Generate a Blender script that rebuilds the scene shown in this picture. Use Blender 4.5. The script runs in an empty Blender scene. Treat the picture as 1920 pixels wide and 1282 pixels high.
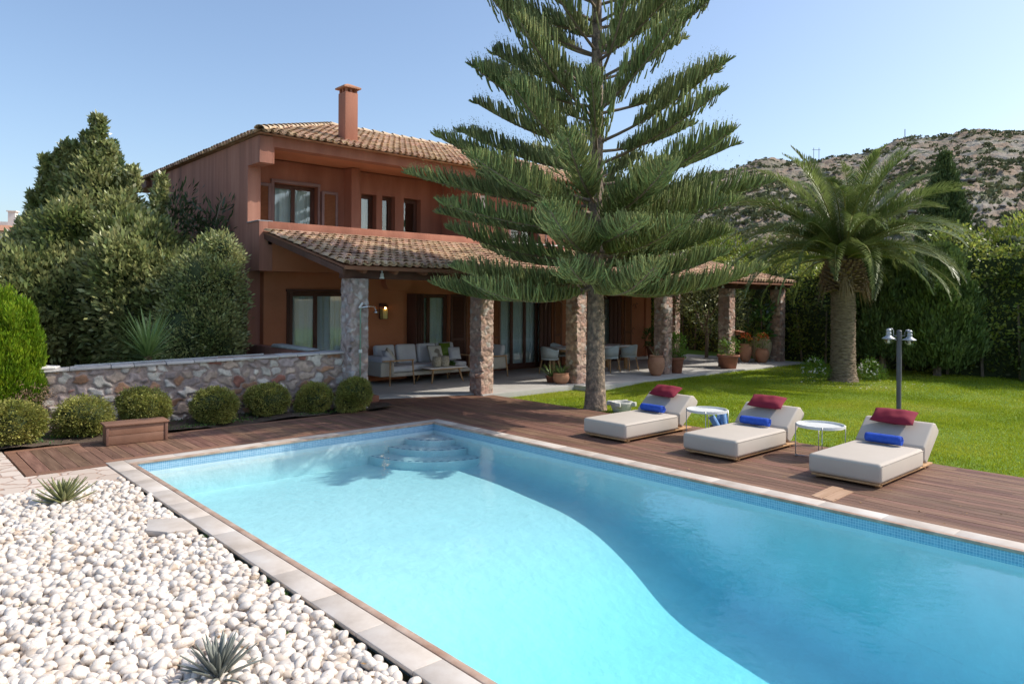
import bpy, math, random
import numpy as np
from mathutils import Matrix, Vector, Euler
rnd = random.Random(7); NR = np.random.RandomState(11)
R = math.radians; PI = math.pi
S = bpy.context.scene
COL = S.collection
# ------------------------------------------------------------------ camera
cd = bpy.data.cameras.new('camera'); cam = bpy.data.objects.new('camera', cd); COL.objects.link(cam)
S.camera = cam
TH = 42.151
cam.location = (0, 0, 2.1)
mrot = Euler((R(90), 0, R(-TH))).to_matrix() @ Matrix.Rotation(R(.295), 3, 'Z')
cam.rotation_euler = mrot.to_euler()
cd.sensor_width = 36; cd.lens = 1350/1920*36; cd.shift_y = -(641-562.3)/1920
cd.clip_start = .05; cd.clip_end = 3000
# ------------------------------------------------------------------ world, sun, exposure
SUN_EL = 44.5; SUN_DIR = Vector((.80, -.60, 0)).normalized()
w = bpy.data.worlds.new("World"); S.world = w; w.use_nodes = True
nt = w.node_tree; bg = nt.nodes['Background']
sky = nt.nodes.new('ShaderNodeTexSky'); sky.sky_type = 'NISHITA'; sky.sun_disc = False
sky.sun_elevation = R(SUN_EL); sky.sun_rotation = math.atan2(SUN_DIR.x, SUN_DIR.y)
sky.air_density = 1.0; sky.dust_density = 2.0; sky.ozone_density = 1.9; sky.altitude = 50
nt.links.new(sky.outputs[0], bg.inputs[0]); bg.inputs[1].default_value = .138
sd = bpy.data.lights.new('sun', 'SUN'); sun = bpy.data.objects.new('sun', sd); COL.objects.link(sun)
sd.energy = 2.7; sd.angle = R(.55); sd.color = (1, .94, .85)
sv = Vector((SUN_DIR.x*math.cos(R(SUN_EL)), SUN_DIR.y*math.cos(R(SUN_EL)), math.sin(R(SUN_EL))))
sun.rotation_euler = sv.to_track_quat('Z', 'Y').to_euler(); sun.location = (20, -12, 25)
S.view_settings.view_transform = 'Standard'; S.view_settings.look = 'None'
S.view_settings.exposure = .63; S.view_settings.gamma = 1
S.render.engine = 'CYCLES'
S.cycles.use_denoising = True; S.cycles.max_bounces = 8; S.cycles.transparent_max_bounces = 12
S.cycles.diffuse_bounces = 6; S.cycles.glossy_bounces = 3; S.cycles.caustics_reflective = False; S.cycles.caustics_refractive = False
S.cycles.sample_clamp_indirect = 6

# ------------------------------------------------------------------ materials
def mat(name, cols, rough=.75, scale=3., detail=4., isl=.0, bump=0., bscale=30., spec=.4, stretch=None,
        metal=0., trans=0., obj_rnd=0., attr=False, coord='Object', hue=0., ramp=(.3, .7), sub=None, bdist=.02):
    m = bpy.data.materials.new(name); m.use_nodes = True; n = m.node_tree; N = n.nodes; L = n.links
    b = N['Principled BSDF']; b.inputs['Roughness'].default_value = rough
    b.inputs['Specular IOR Level'].default_value = spec; b.inputs['Metallic'].default_value = metal
    tc = N.new('ShaderNodeTexCoord'); co = tc.outputs[coord]
    if stretch:
        mp = N.new('ShaderNodeMapping'); mp.inputs['Scale'].default_value = stretch
        L.new(co, mp.inputs[0]); co = mp.outputs[0]
    out = None
    if attr:
        a = N.new('ShaderNodeAttribute'); a.attribute_name = 'Col'; out = a.outputs[0]
        nz = N.new('ShaderNodeTexNoise'); nz.inputs['Scale'].default_value = scale; nz.inputs['Detail'].default_value = detail
        L.new(co, nz.inputs[0])
        mr = N.new('ShaderNodeMapRange'); mr.inputs[1].default_value = .3; mr.inputs[2].default_value = .7
        mr.inputs[3].default_value = .72; mr.inputs[4].default_value = 1.25; L.new(nz.outputs[0], mr.inputs[0])
        mx = N.new('ShaderNodeMix'); mx.data_type = 'RGBA'; mx.blend_type = 'MULTIPLY'; mx.inputs[0].default_value = 1
        L.new(out, mx.inputs[6]); L.new(mr.outputs[0], mx.inputs[7]); out = mx.outputs[2]
    elif len(cols) > 1:
        nz = N.new('ShaderNodeTexNoise'); nz.inputs['Scale'].default_value = scale; nz.inputs['Detail'].default_value = detail
        nz.inputs['Roughness'].default_value = .6; L.new(co, nz.inputs[0])
        rp = N.new('ShaderNodeValToRGB'); e = rp.color_ramp.elements
        e[0].position = ramp[0]; e[1].position = ramp[1]
        e[0].color = (*cols[0], 1); e[1].color = (*cols[-1], 1)
        for i, c in enumerate(cols[1:-1]):
            k = e.new(ramp[0]+(ramp[1]-ramp[0])*(i+1)/(len(cols)-1)); k.color = (*c, 1)
        L.new(nz.outputs[0], rp.inputs[0]); out = rp.outputs[0]
    else:
        rg = N.new('ShaderNodeRGB'); rg.outputs[0].default_value = (*cols[0], 1); out = rg.outputs[0]
    if isl or obj_rnd or hue:
        if obj_rnd and not isl:
            src = N.new('ShaderNodeObjectInfo').outputs['Random']; amt = obj_rnd
        else:
            src = N.new('ShaderNodeNewGeometry').outputs['Random Per Island']; amt = isl
        hs = N.new('ShaderNodeHueSaturation')
        mr = N.new('ShaderNodeMapRange'); mr.inputs[3].default_value = 1-amt; mr.inputs[4].default_value = 1+amt
        L.new(src, mr.inputs[0]); L.new(mr.outputs[0], hs.inputs['Value'])
        if hue:
            ml = N.new('ShaderNodeMath'); ml.operation = 'MULTIPLY'; ml.inputs[1].default_value = 7.31
            fr = N.new('ShaderNodeMath'); fr.operation = 'FRACT'
            L.new(src, ml.inputs[0]); L.new(ml.outputs[0], fr.inputs[0])
            m2 = N.new('ShaderNodeMapRange'); m2.inputs[3].default_value = .5-hue; m2.inputs[4].default_value = .5+hue
            L.new(fr.outputs[0], m2.inputs[0]); L.new(m2.outputs[0], hs.inputs['Hue'])
        L.new(out, hs.inputs['Color']); out = hs.outputs[0]
    L.new(out, b.inputs['Base Color'])
    if bump:
        bn = N.new('ShaderNodeTexNoise'); bn.inputs['Scale'].default_value = bscale; bn.inputs['Detail'].default_value = 5
        L.new(co, bn.inputs[0]); bp = N.new('ShaderNodeBump'); bp.inputs['Strength'].default_value = bump
        bp.inputs['Distance'].default_value = bdist
        L.new(bn.outputs[0], bp.inputs['Height']); L.new(bp.outputs[0], b.inputs['Normal'])
    if trans:
        tr = N.new('ShaderNodeBsdfTranslucent'); L.new(out, tr.inputs[0]); ms = N.new('ShaderNodeMixShader')
        ms.inputs[0].default_value = trans; L.new(b.outputs[0], ms.inputs[1]); L.new(tr.outputs[0], ms.inputs[2])
        L.new(ms.outputs[0], N['Material Output'].inputs[0])
    return m

def leafmat(name, a, b, rough=.45, isl=.35, hue=.02, trans=.3, spec=.5, scale=1.2):
    return mat(name, [a, b], rough=rough, scale=scale, detail=2, isl=isl, hue=hue, trans=trans, spec=spec)

M = {}
M['stucco'] = mat('terracotta_stucco', [(.27, .108, .068), (.36, .15, .096), (.45, .20, .13)], .9, 1.6, 8, bump=.3, bscale=60, stretch=(1.2, 1.2, .22), ramp=(.25, .75))
M['stucco_side'] = mat('weathered_lifted_stucco', [(.24, .115, .085), (.39, .175, .120), (.48, .24, .17)], .92, 2.2, 7, bump=.25, bscale=50, stretch=(1, 1.6, .10), ramp=(.28, .72))  # streaked stains, plus a paler tone that lifts the shaded side wall
M['stucco_porch'] = mat('porch_stucco', [(.42, .158, .075), (.54, .215, .11)], .9, 1.0, 7, bump=.2, bscale=70)  # tone raised to stand in for fill light under the porch
M['wood_dark'] = mat('dark_wood', [(.075, .032, .022), (.14, .062, .040)], .6, 2, 5, stretch=(1, 1, .1), bump=.1)
M['wood_beam'] = mat('beam_wood', [(.16, .065, .036), (.26, .115, .062)], .7, 3, 5, stretch=(.3, 1, 1), bump=.2)
M['shutter'] = mat('shutter_wood', [(.27, .105, .045), (.36, .145, .065)], .6, 3, 4)
M['shutter_frame'] = mat('shutter_frame_wood', [(.20, .12, .11), (.27, .17, .15)], .65, 3, 4)
M['tile'] = mat('roof_tile_clay', [(.30, .20, .13), (.50, .32, .20), (.60, .44, .30)], .9, 2.6, 6, isl=.38, hue=.018, bump=.3, bscale=35)
M['tile_pale'] = mat('ridge_tile', [(.42, .30, .19), (.62, .50, .36)], .9, 3, 5, isl=.15, bump=.2)
M['white_plaster'] = mat('white_plaster', [(.72, .68, .62), (.8, .77, .72)], .85, 2, 4)
M['curtain'] = mat('curtain_cloth', [(.74, .80, .81), (.84, .87, .87)], .9, 2, 3)
M['shade_dark'] = mat('unlit_dark', [(.05, .045, .04)], .9)  # near-black colour stands in for unlit rooms and shaded gaps
M['stone'] = mat('rubble_stone', [(.4, .4, .4)], .9, 11, 6, attr=True, bump=.35, bscale=45)
M['deck'] = mat('deck_wood', [(.105, .054, .035), (.20, .106, .068), (.30, .175, .118)], .62, 2.2, 7, isl=.22, hue=.012, bump=.2, bscale=60, stretch=(9, .7, 1), ramp=(.25, .75))
M['deck_x'] = mat('deck_wood_border', [(.19, .092, .055), (.31, .165, .105)], .62, 2.2, 7, isl=.2, bump=.2, bscale=60, stretch=(.7, 9, 1))
M['deck_new'] = mat('new_wood', [(.40, .24, .14), (.52, .34, .22)], .6, 2.2, 6, isl=.15, stretch=(.7, 9, 1))
M['terrace'] = mat('terrace_stone', [(.40, .38, .35), (.52, .50, .46)], .8, 1.3, 7, bump=.1, bscale=30)
M['marble'] = mat('coping_marble', [(.44, .37, .30), (.57, .50, .43), (.66, .61, .55)], .6, 2.2, 8, isl=.06, bump=.08, bscale=40)
M['marble_rim'] = mat('coping_rim', [(.34, .20, .13), (.55, .42, .33)], .7, 5, 6, bump=.1)
M['soil'] = mat('bed_soil', [(.07, .05, .035), (.14, .10, .07)], .95, 9, 6, bump=.8, bscale=40)
M['ground'] = mat('dry_ground', [(.16, .12, .08), (.14, .14, .07), (.2, .16, .1)], .95, .25, 8)
M['grass_base'] = mat('lawn_soil', [(.10, .18, .012), (.16, .25, .02)], .95, 1.5, 6)
M['grass'] = mat('grass_blades', [(.22, .31, .014), (.40, .46, .025), (.56, .55, .08)], .5, .45, 6, isl=.28, hue=.015, trans=.35, spec=.3)
M['pebble'] = mat('white_pebble', [(.36, .26, .17), (.62, .53, .44), (.68, .63, .57)], .65, 7, 5, isl=.14, bump=.12, bscale=30, ramp=(.25, .6))
M['mattress'] = mat('taupe_canvas', [(.50, .44, .37), (.53, .47, .40)], .9, 2, 3, bump=.12, bscale=220, bdist=.004)
M['teak'] = mat('teak', [(.42, .24, .11), (.55, .34, .17)], .55, 3, 5, stretch=(1, 6, 6))
M['red_cloth'] = mat('burgundy_cloth', [(.20, .012, .028), (.26, .018, .04)], .85, 3, 3, bump=.3, bscale=14, bdist=.01)
M['blue_towel'] = mat('royal_blue_towel', [(.022, .075, .42), (.035, .11, .55)], .95, 20, 4, bump=.7, bscale=160, bdist=.006)
M['light_towel'] = mat('light_blue_towel', [(.17, .34, .66), (.25, .44, .76)], .95, 20, 4, bump=.7, bscale=160, bdist=.006)
M['wicker'] = mat('wicker', [(.12, .085, .05), (.26, .2, .13)], .8, 60, 3, bump=.6, bscale=80)
M['white_paint'] = mat('white_metal', [(.66, .66, .63), (.74, .74, .71)], .45, 3, 3)
M['steel'] = mat('steel', [(.42, .42, .41)], .35, metal=.9)
M['grey_metal'] = mat('grey_post_paint', [(.07, .072, .08), (.11, .113, .12)], .5, 6, 4)
M['lamp_hood'] = mat('lamp_hood_paint', [(.34, .36, .38), (.42, .44, .46)], .4, 8, 3, metal=.3)
M['sofa'] = mat('grey_upholstery', [(.55, .55, .57), (.62, .62, .64)], .95, 4, 3, bump=.1, bscale=150, bdist=.004)
M['sofa_shell'] = mat('woven_beige', [(.44, .40, .33), (.50, .46, .39)], .85, 30, 3, bump=.4, bscale=120, bdist=.006)
M['chair'] = mat('pale_green_grey_shell', [(.37, .42, .41), (.44, .49, .47)], .7, 4, 3)
M['terra'] = mat('terracotta_pot', [(.40, .19, .11), (.50, .26, .16)], .85, 5, 5, bump=.15)
M['terra_dark'] = mat('old_terracotta', [(.25, .10, .06), (.38, .16, .10)], .88, 6, 6, bump=.3)
M['urn'] = mat('cream_urn_clay', [(.42, .34, .19), (.52, .44, .28)], .85, 5, 5, bump=.15)
M['old_marble'] = mat('weathered_marble', [(.42, .42, .37), (.62, .61, .56)], .85, 8, 6, bump=.4, bscale=25)
M['bark'] = mat('conifer_bark', [(.10, .08, .065), (.24, .185, .14), (.50, .36, .25)], .95, 13, 8, bump=1, bscale=30, stretch=(1, 1, .8), bdist=.03)
M['twig'] = mat('branch_bark', [(.20, .15, .11), (.30, .23, .17)], .9, 8, 4)
M['pine'] = leafmat('araucaria_green', (.16, .21, .07), (.34, .37, .14), .55, .45, .02, .18, .35, .8)
M['palm_bark'] = mat('palm_trunk', [(.13, .092, .062), (.28, .205, .14), (.42, .33, .235)], .95, 7, 6, bump=1, bscale=16, stretch=(1, 1, 3.5), bdist=.05)
M['palm_boot'] = mat('palm_boots', [(.16, .10, .065), (.36, .24, .14)], .9, 8, 5, isl=.35, bump=.4)
M['frond'] = mat('palm_frond', [(.13, .185, .045), (.30, .35, .13)], .4, 1.4, 3, obj_rnd=.25, trans=.3, spec=.5)
M['rachis'] = mat('palm_rachis', [(.22, .23, .06), (.32, .30, .1)], .5, 3, 3)
M['laurel'] = leafmat('laurel_leaf', (.17, .22, .062), (.43, .44, .19), .34, .5, .025, .36, .7, .9)
M['laurel_dark'] = leafmat('oleander_leaf', (.05, .08, .032), (.10, .14, .06), .4, .35, .015, .15, .5, 1)
M['boxwood'] = leafmat('boxwood_leaf', (.21, .23, .045), (.44, .42, .11), .45, .45, .025, .3, .5, 3)
M['thuja'] = leafmat('golden_thuja', (.12, .23, .012), (.26, .37, .018), .5, .3, .02, .35, .3, 2.5)
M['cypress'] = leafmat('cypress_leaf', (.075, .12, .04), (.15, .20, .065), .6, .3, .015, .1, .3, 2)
M['cypress_lit'] = leafmat('cypress_sunlit_leaf', (.11, .17, .045), (.21, .28, .08), .6, .3, .015, .15, .3, 2)  # lighter copy of the cypress leaf, sunlight put into the colour
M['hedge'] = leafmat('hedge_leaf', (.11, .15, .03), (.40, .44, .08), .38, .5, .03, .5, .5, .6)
M['hedge_lit'] = leafmat('tree_leaf_sunlit', (.13, .18, .022), (.28, .32, .05), .45, .4, .03, .35, .4, .6)  # lighter leaf for the trees behind, sunlight put into the colour
M['core'] = mat('dark_foliage_fill', [(.03, .045, .016), (.06, .08, .026)], .9, 6, 5, bump=1, bscale=20)  # fills crowns and hedges, inner shade put into the colour
M['agave'] = mat('agave_leaf', [(.15, .175, .07), (.27, .27, .11)], .5, 4, 3, isl=.2)
M['agave_grey'] = mat('grey_agave_leaf', [(.15, .165, .14), (.27, .28, .24)], .55, 4, 3, isl=.2)
M['yucca'] = mat('yucca_leaf', [(.13, .23, .06), (.24, .34, .12)], .45, 4, 3, isl=.25, trans=.2)
M['lime_leaf'] = leafmat('lime_leaf', (.10, .20, .02), (.2, .32, .04), .45, .3, .02, .3, .4, 3)
M['green_leaf'] = leafmat('green_leaf', (.05, .12, .02), (.1, .2, .035), .4, .3, .02, .25, .5, 3)
M['flower'] = mat('red_flower', [(.6, .06, .02), (.75, .22, .03)], .6, 30, 2, isl=.2)
M['scrub'] = leafmat('hill_scrub', (.12, .135, .065), (.21, .22, .11), .8, .35, .02, .1, .2, .02)
M['chrome'] = mat('chrome', [(.75, .76, .78)], .18, metal=1)
M['green_pipe'] = mat('patina_pipe', [(.16, .30, .22), (.25, .38, .28)], .5, 20, 3)
M['striped'] = mat('cushion_stripe', [(.36, .33, .28)], .9)

def glassmat(name, tint=(.9, .95, .95), refl=.05):
    m = bpy.data.materials.new(name); m.use_nodes = True; n = m.node_tree; N = n.nodes; L = n.links
    N.remove(N['Principled BSDF'])
    g = N.new('ShaderNodeBsdfGlossy'); g.inputs['Roughness'].default_value = .015
    t = N.new('ShaderNodeBsdfTransparent'); t.inputs[0].default_value = (*tint, 1)
    f = N.new('ShaderNodeFresnel'); ge = N.new('ShaderNodeNewGeometry'); mi = N.new('ShaderNodeMapRange'); mi.inputs[3].default_value = 1.5; mi.inputs[4].default_value = 1/1.5
    L.new(ge.outputs['Backfacing'], mi.inputs[0]); L.new(mi.outputs[0], f.inputs[0])
    a = N.new('ShaderNodeMath'); a.operation = 'ADD'; a.inputs[1].default_value = refl; a.use_clamp = True
    ms = N.new('ShaderNodeMixShader'); L.new(f.outputs[0], a.inputs[0]); L.new(a.outputs[0], ms.inputs[0])
    L.new(t.outputs[0], ms.inputs[1]); L.new(g.outputs[0], ms.inputs[2]); L.new(ms.outputs[0], N['Material Output'].inputs[0])
    return m
M['glass'] = glassmat('window_glass'); M['globe'] = glassmat('lamp_glass', (.93, .93, .9), .06)

def watermat():
    m = bpy.data.materials.new('pool_water'); m.use_nodes = True; n = m.node_tree; N = n.nodes; L = n.links
    N.remove(N['Principled BSDF'])
    tc = N.new('ShaderNodeTexCoord')
    n1 = N.new('ShaderNodeTexNoise'); n1.inputs['Scale'].default_value = 1.6; n1.inputs['Detail'].default_value = 3; n1.inputs['Distortion'].default_value = .6
    n2 = N.new('ShaderNodeTexNoise'); n2.inputs['Scale'].default_value = 8; n2.inputs['Detail'].default_value = 3; n2.inputs['Distortion'].default_value = 1.2
    L.new(tc.outputs['Object'], n1.inputs[0]); L.new(tc.outputs['Object'], n2.inputs[0])
    b1 = N.new('ShaderNodeBump'); b1.inputs['Strength'].default_value = 1; b1.inputs['Distance'].default_value = .009
    b2 = N.new('ShaderNodeBump'); b2.inputs['Strength'].default_value = 1; b2.inputs['Distance'].default_value = .0024
    L.new(n1.outputs[0], b1.inputs['Height']); L.new(n2.outputs[0], b2.inputs['Height']); L.new(b1.outputs[0], b2.inputs['Normal'])
    g = N.new('ShaderNodeBsdfGlossy'); g.inputs['Roughness'].default_value = .02; L.new(b2.outputs[0], g.inputs['Normal'])
    t = N.new('ShaderNodeBsdfTransparent'); t.inputs[0].default_value = (.97, .99, 1, 1)
    f = N.new('ShaderNodeFresnel'); ge = N.new('ShaderNodeNewGeometry'); mi = N.new('ShaderNodeMapRange'); mi.inputs[3].default_value = 1.33; mi.inputs[4].default_value = 1/1.33
    L.new(ge.outputs['Backfacing'], mi.inputs[0]); L.new(mi.outputs[0], f.inputs[0])   # same reflectance from both sides
    ms = N.new('ShaderNodeMixShader'); L.new(f.outputs[0], ms.inputs[0]); L.new(t.outputs[0], ms.inputs[1]); L.new(g.outputs[0], ms.inputs[2])
    va = N.new('ShaderNodeVolumeAbsorption'); va.inputs['Color'].default_value = (.0, .90, 1, 1); va.inputs['Density'].default_value = .30
    L.new(ms.outputs[0], N['Material Output'].inputs['Surface']); L.new(va.outputs[0], N['Material Output'].inputs['Volume'])
    return m
M['water'] = watermat()

def gridmat(name, c1, c2, mortar, size, rough=.3, axis='xyz', msize=.06):
    """square mosaic: cell colours plus grout lines, from a wrapped object-space grid"""
    m = bpy.data.materials.new(name); m.use_nodes = True; n = m.node_tree; N = n.nodes; L = n.links
    b = N['Principled BSDF']; b.inputs['Roughness'].default_value = rough
    tc = N.new('ShaderNodeTexCoord'); sp = N.new('ShaderNodeSeparateXYZ'); L.new(tc.outputs['Object'], sp.inputs[0])
    outs = []; cells = []
    for k in axis:
        o = sp.outputs['xyz'.index(k)]
        d = N.new('ShaderNodeMath'); d.operation = 'DIVIDE'; d.inputs[1].default_value = size; L.new(o, d.inputs[0])
        fl = N.new('ShaderNodeMath'); fl.operation = 'FLOOR'; L.new(d.outputs[0], fl.inputs[0]); cells.append(fl.outputs[0])
        fr = N.new('ShaderNodeMath'); fr.operation = 'FRACT'; L.new(d.outputs[0], fr.inputs[0])
        lt = N.new('ShaderNodeMath'); lt.operation = 'LESS_THAN'; lt.inputs[1].default_value = msize; L.new(fr.outputs[0], lt.inputs[0]); outs.append(lt.outputs[0])
    mx = N.new('ShaderNodeMath'); mx.operation = 'MAXIMUM'; L.new(outs[0], mx.inputs[0]); L.new(outs[1], mx.inputs[1])
    cb = N.new('ShaderNodeCombineXYZ'); L.new(cells[0], cb.inputs[0]); L.new(cells[1], cb.inputs[1])
    wn = N.new('ShaderNodeTexWhiteNoise'); L.new(cb.outputs[0], wn.inputs[0])
    m1 = N.new('ShaderNodeMix'); m1.data_type = 'RGBA'; m1.inputs[6].default_value = (*c1, 1); m1.inputs[7].default_value = (*c2, 1); L.new(wn.outputs[0], m1.inputs[0])
    m2 = N.new('ShaderNodeMix'); m2.data_type = 'RGBA'; m2.inputs[7].default_value = (*mortar, 1); L.new(m1.outputs[2], m2.inputs[6]); L.new(mx.outputs[0], m2.inputs[0])
    L.new(m2.outputs[2], b.inputs['Base Color'])
    return m
M['mosaic_x'] = gridmat('mosaic_band_long', (.17, .33, .48), (.25, .43, .56), (.50, .62, .70), .026, axis='yz', msize=.14)
M['mosaic_y'] = gridmat('mosaic_band_short', (.17, .33, .48), (.25, .43, .56), (.50, .62, .70), .026, axis='xz', msize=.14)
M['plaster'] = mat('pool_plaster', [(.70, .73, .72), (.77, .80, .79)], .8, 3.5, 7, bump=.55, bscale=9, bdist=.03)  # mottle and wavy bump stand in for rippling light on the floor
M['step_tile'] = mat('step_tiles', [(.03, .13, .25), (.05, .18, .32)], .4, 10, 2)

def hillmat():
    m = mat('hillside', [(.13, .125, .075), (.21, .185, .135), (.25, .18, .125), (.27, .245, .205), (.145, .145, .085)], .95, .045, 10, bump=1, bscale=.35, ramp=(.34, .66), bdist=1.5)  # muted greyish tones put thin haze into the colour
    return m
M['hill'] = hillmat()

def pavemat():
    m = bpy.data.materials.new('crazy_paving'); m.use_nodes = True; n = m.node_tree; N = n.nodes; L = n.links
    b = N['Principled BSDF']; b.inputs['Roughness'].default_value = .85
    tc = N.new('ShaderNodeTexCoord')
    nz = N.new('ShaderNodeTexNoise'); nz.inputs['Scale'].default_value = 6; L.new(tc.outputs['Object'], nz.inputs[0])
    ad = N.new('ShaderNodeMix'); ad.data_type = 'RGBA'; ad.blend_type = 'ADD'; ad.inputs[0].default_value = .12
    L.new(tc.outputs['Object'], ad.inputs[6]); L.new(nz.outputs[1], ad.inputs[7])
    v = N.new('ShaderNodeTexVoronoi'); v.feature = 'DISTANCE_TO_EDGE'; v.inputs['Scale'].default_value = 3.6; L.new(ad.outputs[2], v.inputs[0])
    v2 = N.new('ShaderNodeTexVoronoi'); v2.inputs['Scale'].default_value = 3.6; L.new(ad.outputs[2], v2.inputs[0])
    rp = N.new('ShaderNodeValToRGB'); rp.color_ramp.elements[0].color = (.50, .40, .32, 1); rp.color_ramp.elements[1].color = (.68, .58, .49, 1)
    L.new(v2.outputs['Color'], rp.inputs[0])
    r2 = N.new('ShaderNodeValToRGB'); r2.color_ramp.elements[0].position = .015; r2.color_ramp.elements[1].position = .05; L.new(v.outputs['Distance'], r2.inputs[0])
    mx = N.new('ShaderNodeMix'); mx.data_type = 'RGBA'; mx.inputs[6].default_value = (.40, .26, .19, 1); L.new(rp.outputs[0], mx.inputs[7]); L.new(r2.outputs[0], mx.inputs[0])
    L.new(mx.outputs[2], b.inputs['Base Color'])
    bp = N.new('ShaderNodeBump'); bp.inputs['Strength'].default_value = .6; bp.inputs['Distance'].default_value = .01
    L.new(r2.outputs[0], bp.inputs['Height']); L.new(bp.outputs[0], b.inputs['Normal'])
    return m
M['paving'] = pavemat()

def stripemat():
    m = M['striped']; n = m.node_tree; N = n.nodes; L = n.links; b = N['Principled BSDF']
    tc = N.new('ShaderNodeTexCoord'); wv = N.new('ShaderNodeTexWave'); wv.bands_direction = 'Z'; wv.inputs['Scale'].default_value = 3.2; wv.inputs['Distortion'].default_value = .6
    L.new(tc.outputs['Object'], wv.inputs[0]); rp = N.new('ShaderNodeValToRGB')
    rp.color_ramp.elements[0].position = .4; rp.color_ramp.elements[1].position = .55
    rp.color_ramp.elements[0].color = (.24, .21, .17, 1); rp.color_ramp.elements[1].color = (.60, .57, .50, 1)
    L.new(wv.outputs[0], rp.inputs[0]); L.new(rp.outputs[0], b.inputs['Base Color'])
stripemat()

# ------------------------------------------------------------------ mesh helpers
def link(o, parent=None):
    COL.objects.link(o)
    if parent: o.parent = parent
    return o
def tag(o, label=None, cat=None, group=None, kind=None):
    if label: o['label'] = label
    if cat: o['category'] = cat
    if group: o['group'] = group
    if kind: o['kind'] = kind
    return o
def thing(name, label, cat, loc=(0, 0, 0), rz=0, group=None):
    o = bpy.data.objects.new(name, None); o.empty_display_size = .1; link(o); o.location = loc; o.rotation_euler = (0, 0, rz)
    return tag(o, label, cat, group)
def copy_tree(o, parent=None):
    c = o.copy(); COL.objects.link(c); c.parent = parent
    for ch in [x for x in bpy.data.objects if x.parent == o]: copy_tree(ch, c)
    return c
class MB:
    def __init__(s): s.v = []; s.f = []
    def add(s, vs, fs):
        b = len(s.v); s.v += [tuple(v) for v in vs]; s.f += [tuple(i+b for i in f) for f in fs]; return s
    def box(s, x0, y0, z0, x1, y1, z1):
        vs = [(x, y, z) for x in (x0, x1) for y in (y0, y1) for z in (z0, z1)]
        return s.add(vs, [(0, 1, 3, 2), (4, 6, 7, 5), (0, 4, 5, 1), (2, 3, 7, 6), (0, 2, 6, 4), (1, 5, 7, 3)])
    def bar(s, a, b, wx, wz, up=(0, 0, 1)):
        a = Vector(a); b = Vector(b); d = (b-a).normalized(); u = Vector(up)
        if abs(d.dot(u)) > .98: u = Vector((1, 0, 0))
        x = d.cross(u).normalized(); y = x.cross(d).normalized(); vs = []
        for p in (a, b):
            for sx, sy in ((-1, -1), (1, -1), (1, 1), (-1, 1)): vs.append(p+x*wx/2*sx+y*wz/2*sy)
        return s.add(vs, [(0, 1, 2, 3), (7, 6, 5, 4), (0, 4, 5, 1), (1, 5, 6, 2), (2, 6, 7, 3), (3, 7, 4, 0)])
    def tube(s, pts, rad, n=8, cap=True):
        pts = [Vector(p) for p in pts]; rad = rad if hasattr(rad, '__len__') else [rad]*len(pts); vs = []; fs = []
        up = Vector((0, 0, 1))
        for i, p in enumerate(pts):
            d = (pts[min(i+1, len(pts)-1)]-pts[max(i-1, 0)]).normalized()
            u = Vector((1, 0, 0)) if abs(d.dot(up)) > .95 else up
            x = d.cross(u).normalized(); y = x.cross(d)
            for k in range(n):
                a = 2*PI*k/n; vs.append(p+(x*math.cos(a)+y*math.sin(a))*rad[i])
        for i in range(len(pts)-1):
            for k in range(n): fs.append((i*n+k, i*n+(k+1) % n, (i+1)*n+(k+1) % n, (i+1)*n+k))
        if cap: fs += [tuple(range(n-1, -1, -1)), tuple((len(pts)-1)*n+k for k in range(n))]
        return s.add(vs, fs)
    def lathe(s, prof, c=(0, 0, 0), n=24, sx=1, sy=1):
        vs = []; fs = []
        for r, z in prof:
            for k in range(n):
                a = 2*PI*k/n; vs.append((c[0]+r*sx*math.cos(a), c[1]+r*sy*math.sin(a), c[2]+z))
        for i in range(len(prof)-1):
            for k in range(n): fs.append((i*n+k, i*n+(k+1) % n, (i+1)*n+(k+1) % n, (i+1)*n+k))
        if prof[0][0] > 1e-4: fs.append(tuple(range(n-1, -1, -1)))
        if prof[-1][0] > 1e-4: fs.append(tuple((len(prof)-1)*n+k for k in range(n)))
        return s.add(vs, fs)
    def prism(s, poly, z0, z1):
        n = len(poly); vs = [(x, y, z0) for x, y in poly]+[(x, y, z1) for x, y in poly]
        return s.add(vs, [tuple(range(n-1, -1, -1)), tuple(range(n, 2*n))]+[(i, (i+1) % n, n+(i+1) % n, n+i) for i in range(n)])
    def extr(s, poly, axis, a, b):
        """poly in the two other axes, extruded along axis from a to b"""
        n = len(poly); vs = []
        for t in (a, b):
            for p, q in poly: vs.append({'x': (t, p, q), 'y': (p, t, q)}[axis])
        return s.add(vs, [tuple(range(n-1, -1, -1)), tuple(range(n, 2*n))]+[(i, (i+1) % n, n+(i+1) % n, n+i) for i in range(n)])
    def build(s, name, m, parent=None, smooth=False, bevel=0, seg=2, loc=None, angle=None):
        me = bpy.data.meshes.new(name); me.from_pydata(s.v, [], s.f); me.update()
        me.materials.append(m); o = link(bpy.data.objects.new(name, me), parent)
        import bmesh
        bm = bmesh.new(); bm.from_mesh(me); bmesh.ops.recalc_face_normals(bm, faces=bm.faces); bm.to_mesh(me); bm.free()
        if loc is not None: o.location = loc
        if smooth: me.shade_smooth()
        if bevel:
            md = o.modifiers.new('bevel', 'BEVEL'); md.width = bevel; md.segments = seg; md.limit_method = 'ANGLE'; md.angle_limit = R(35)
            me.shade_smooth(); md.harden_normals = False
        return o
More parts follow.
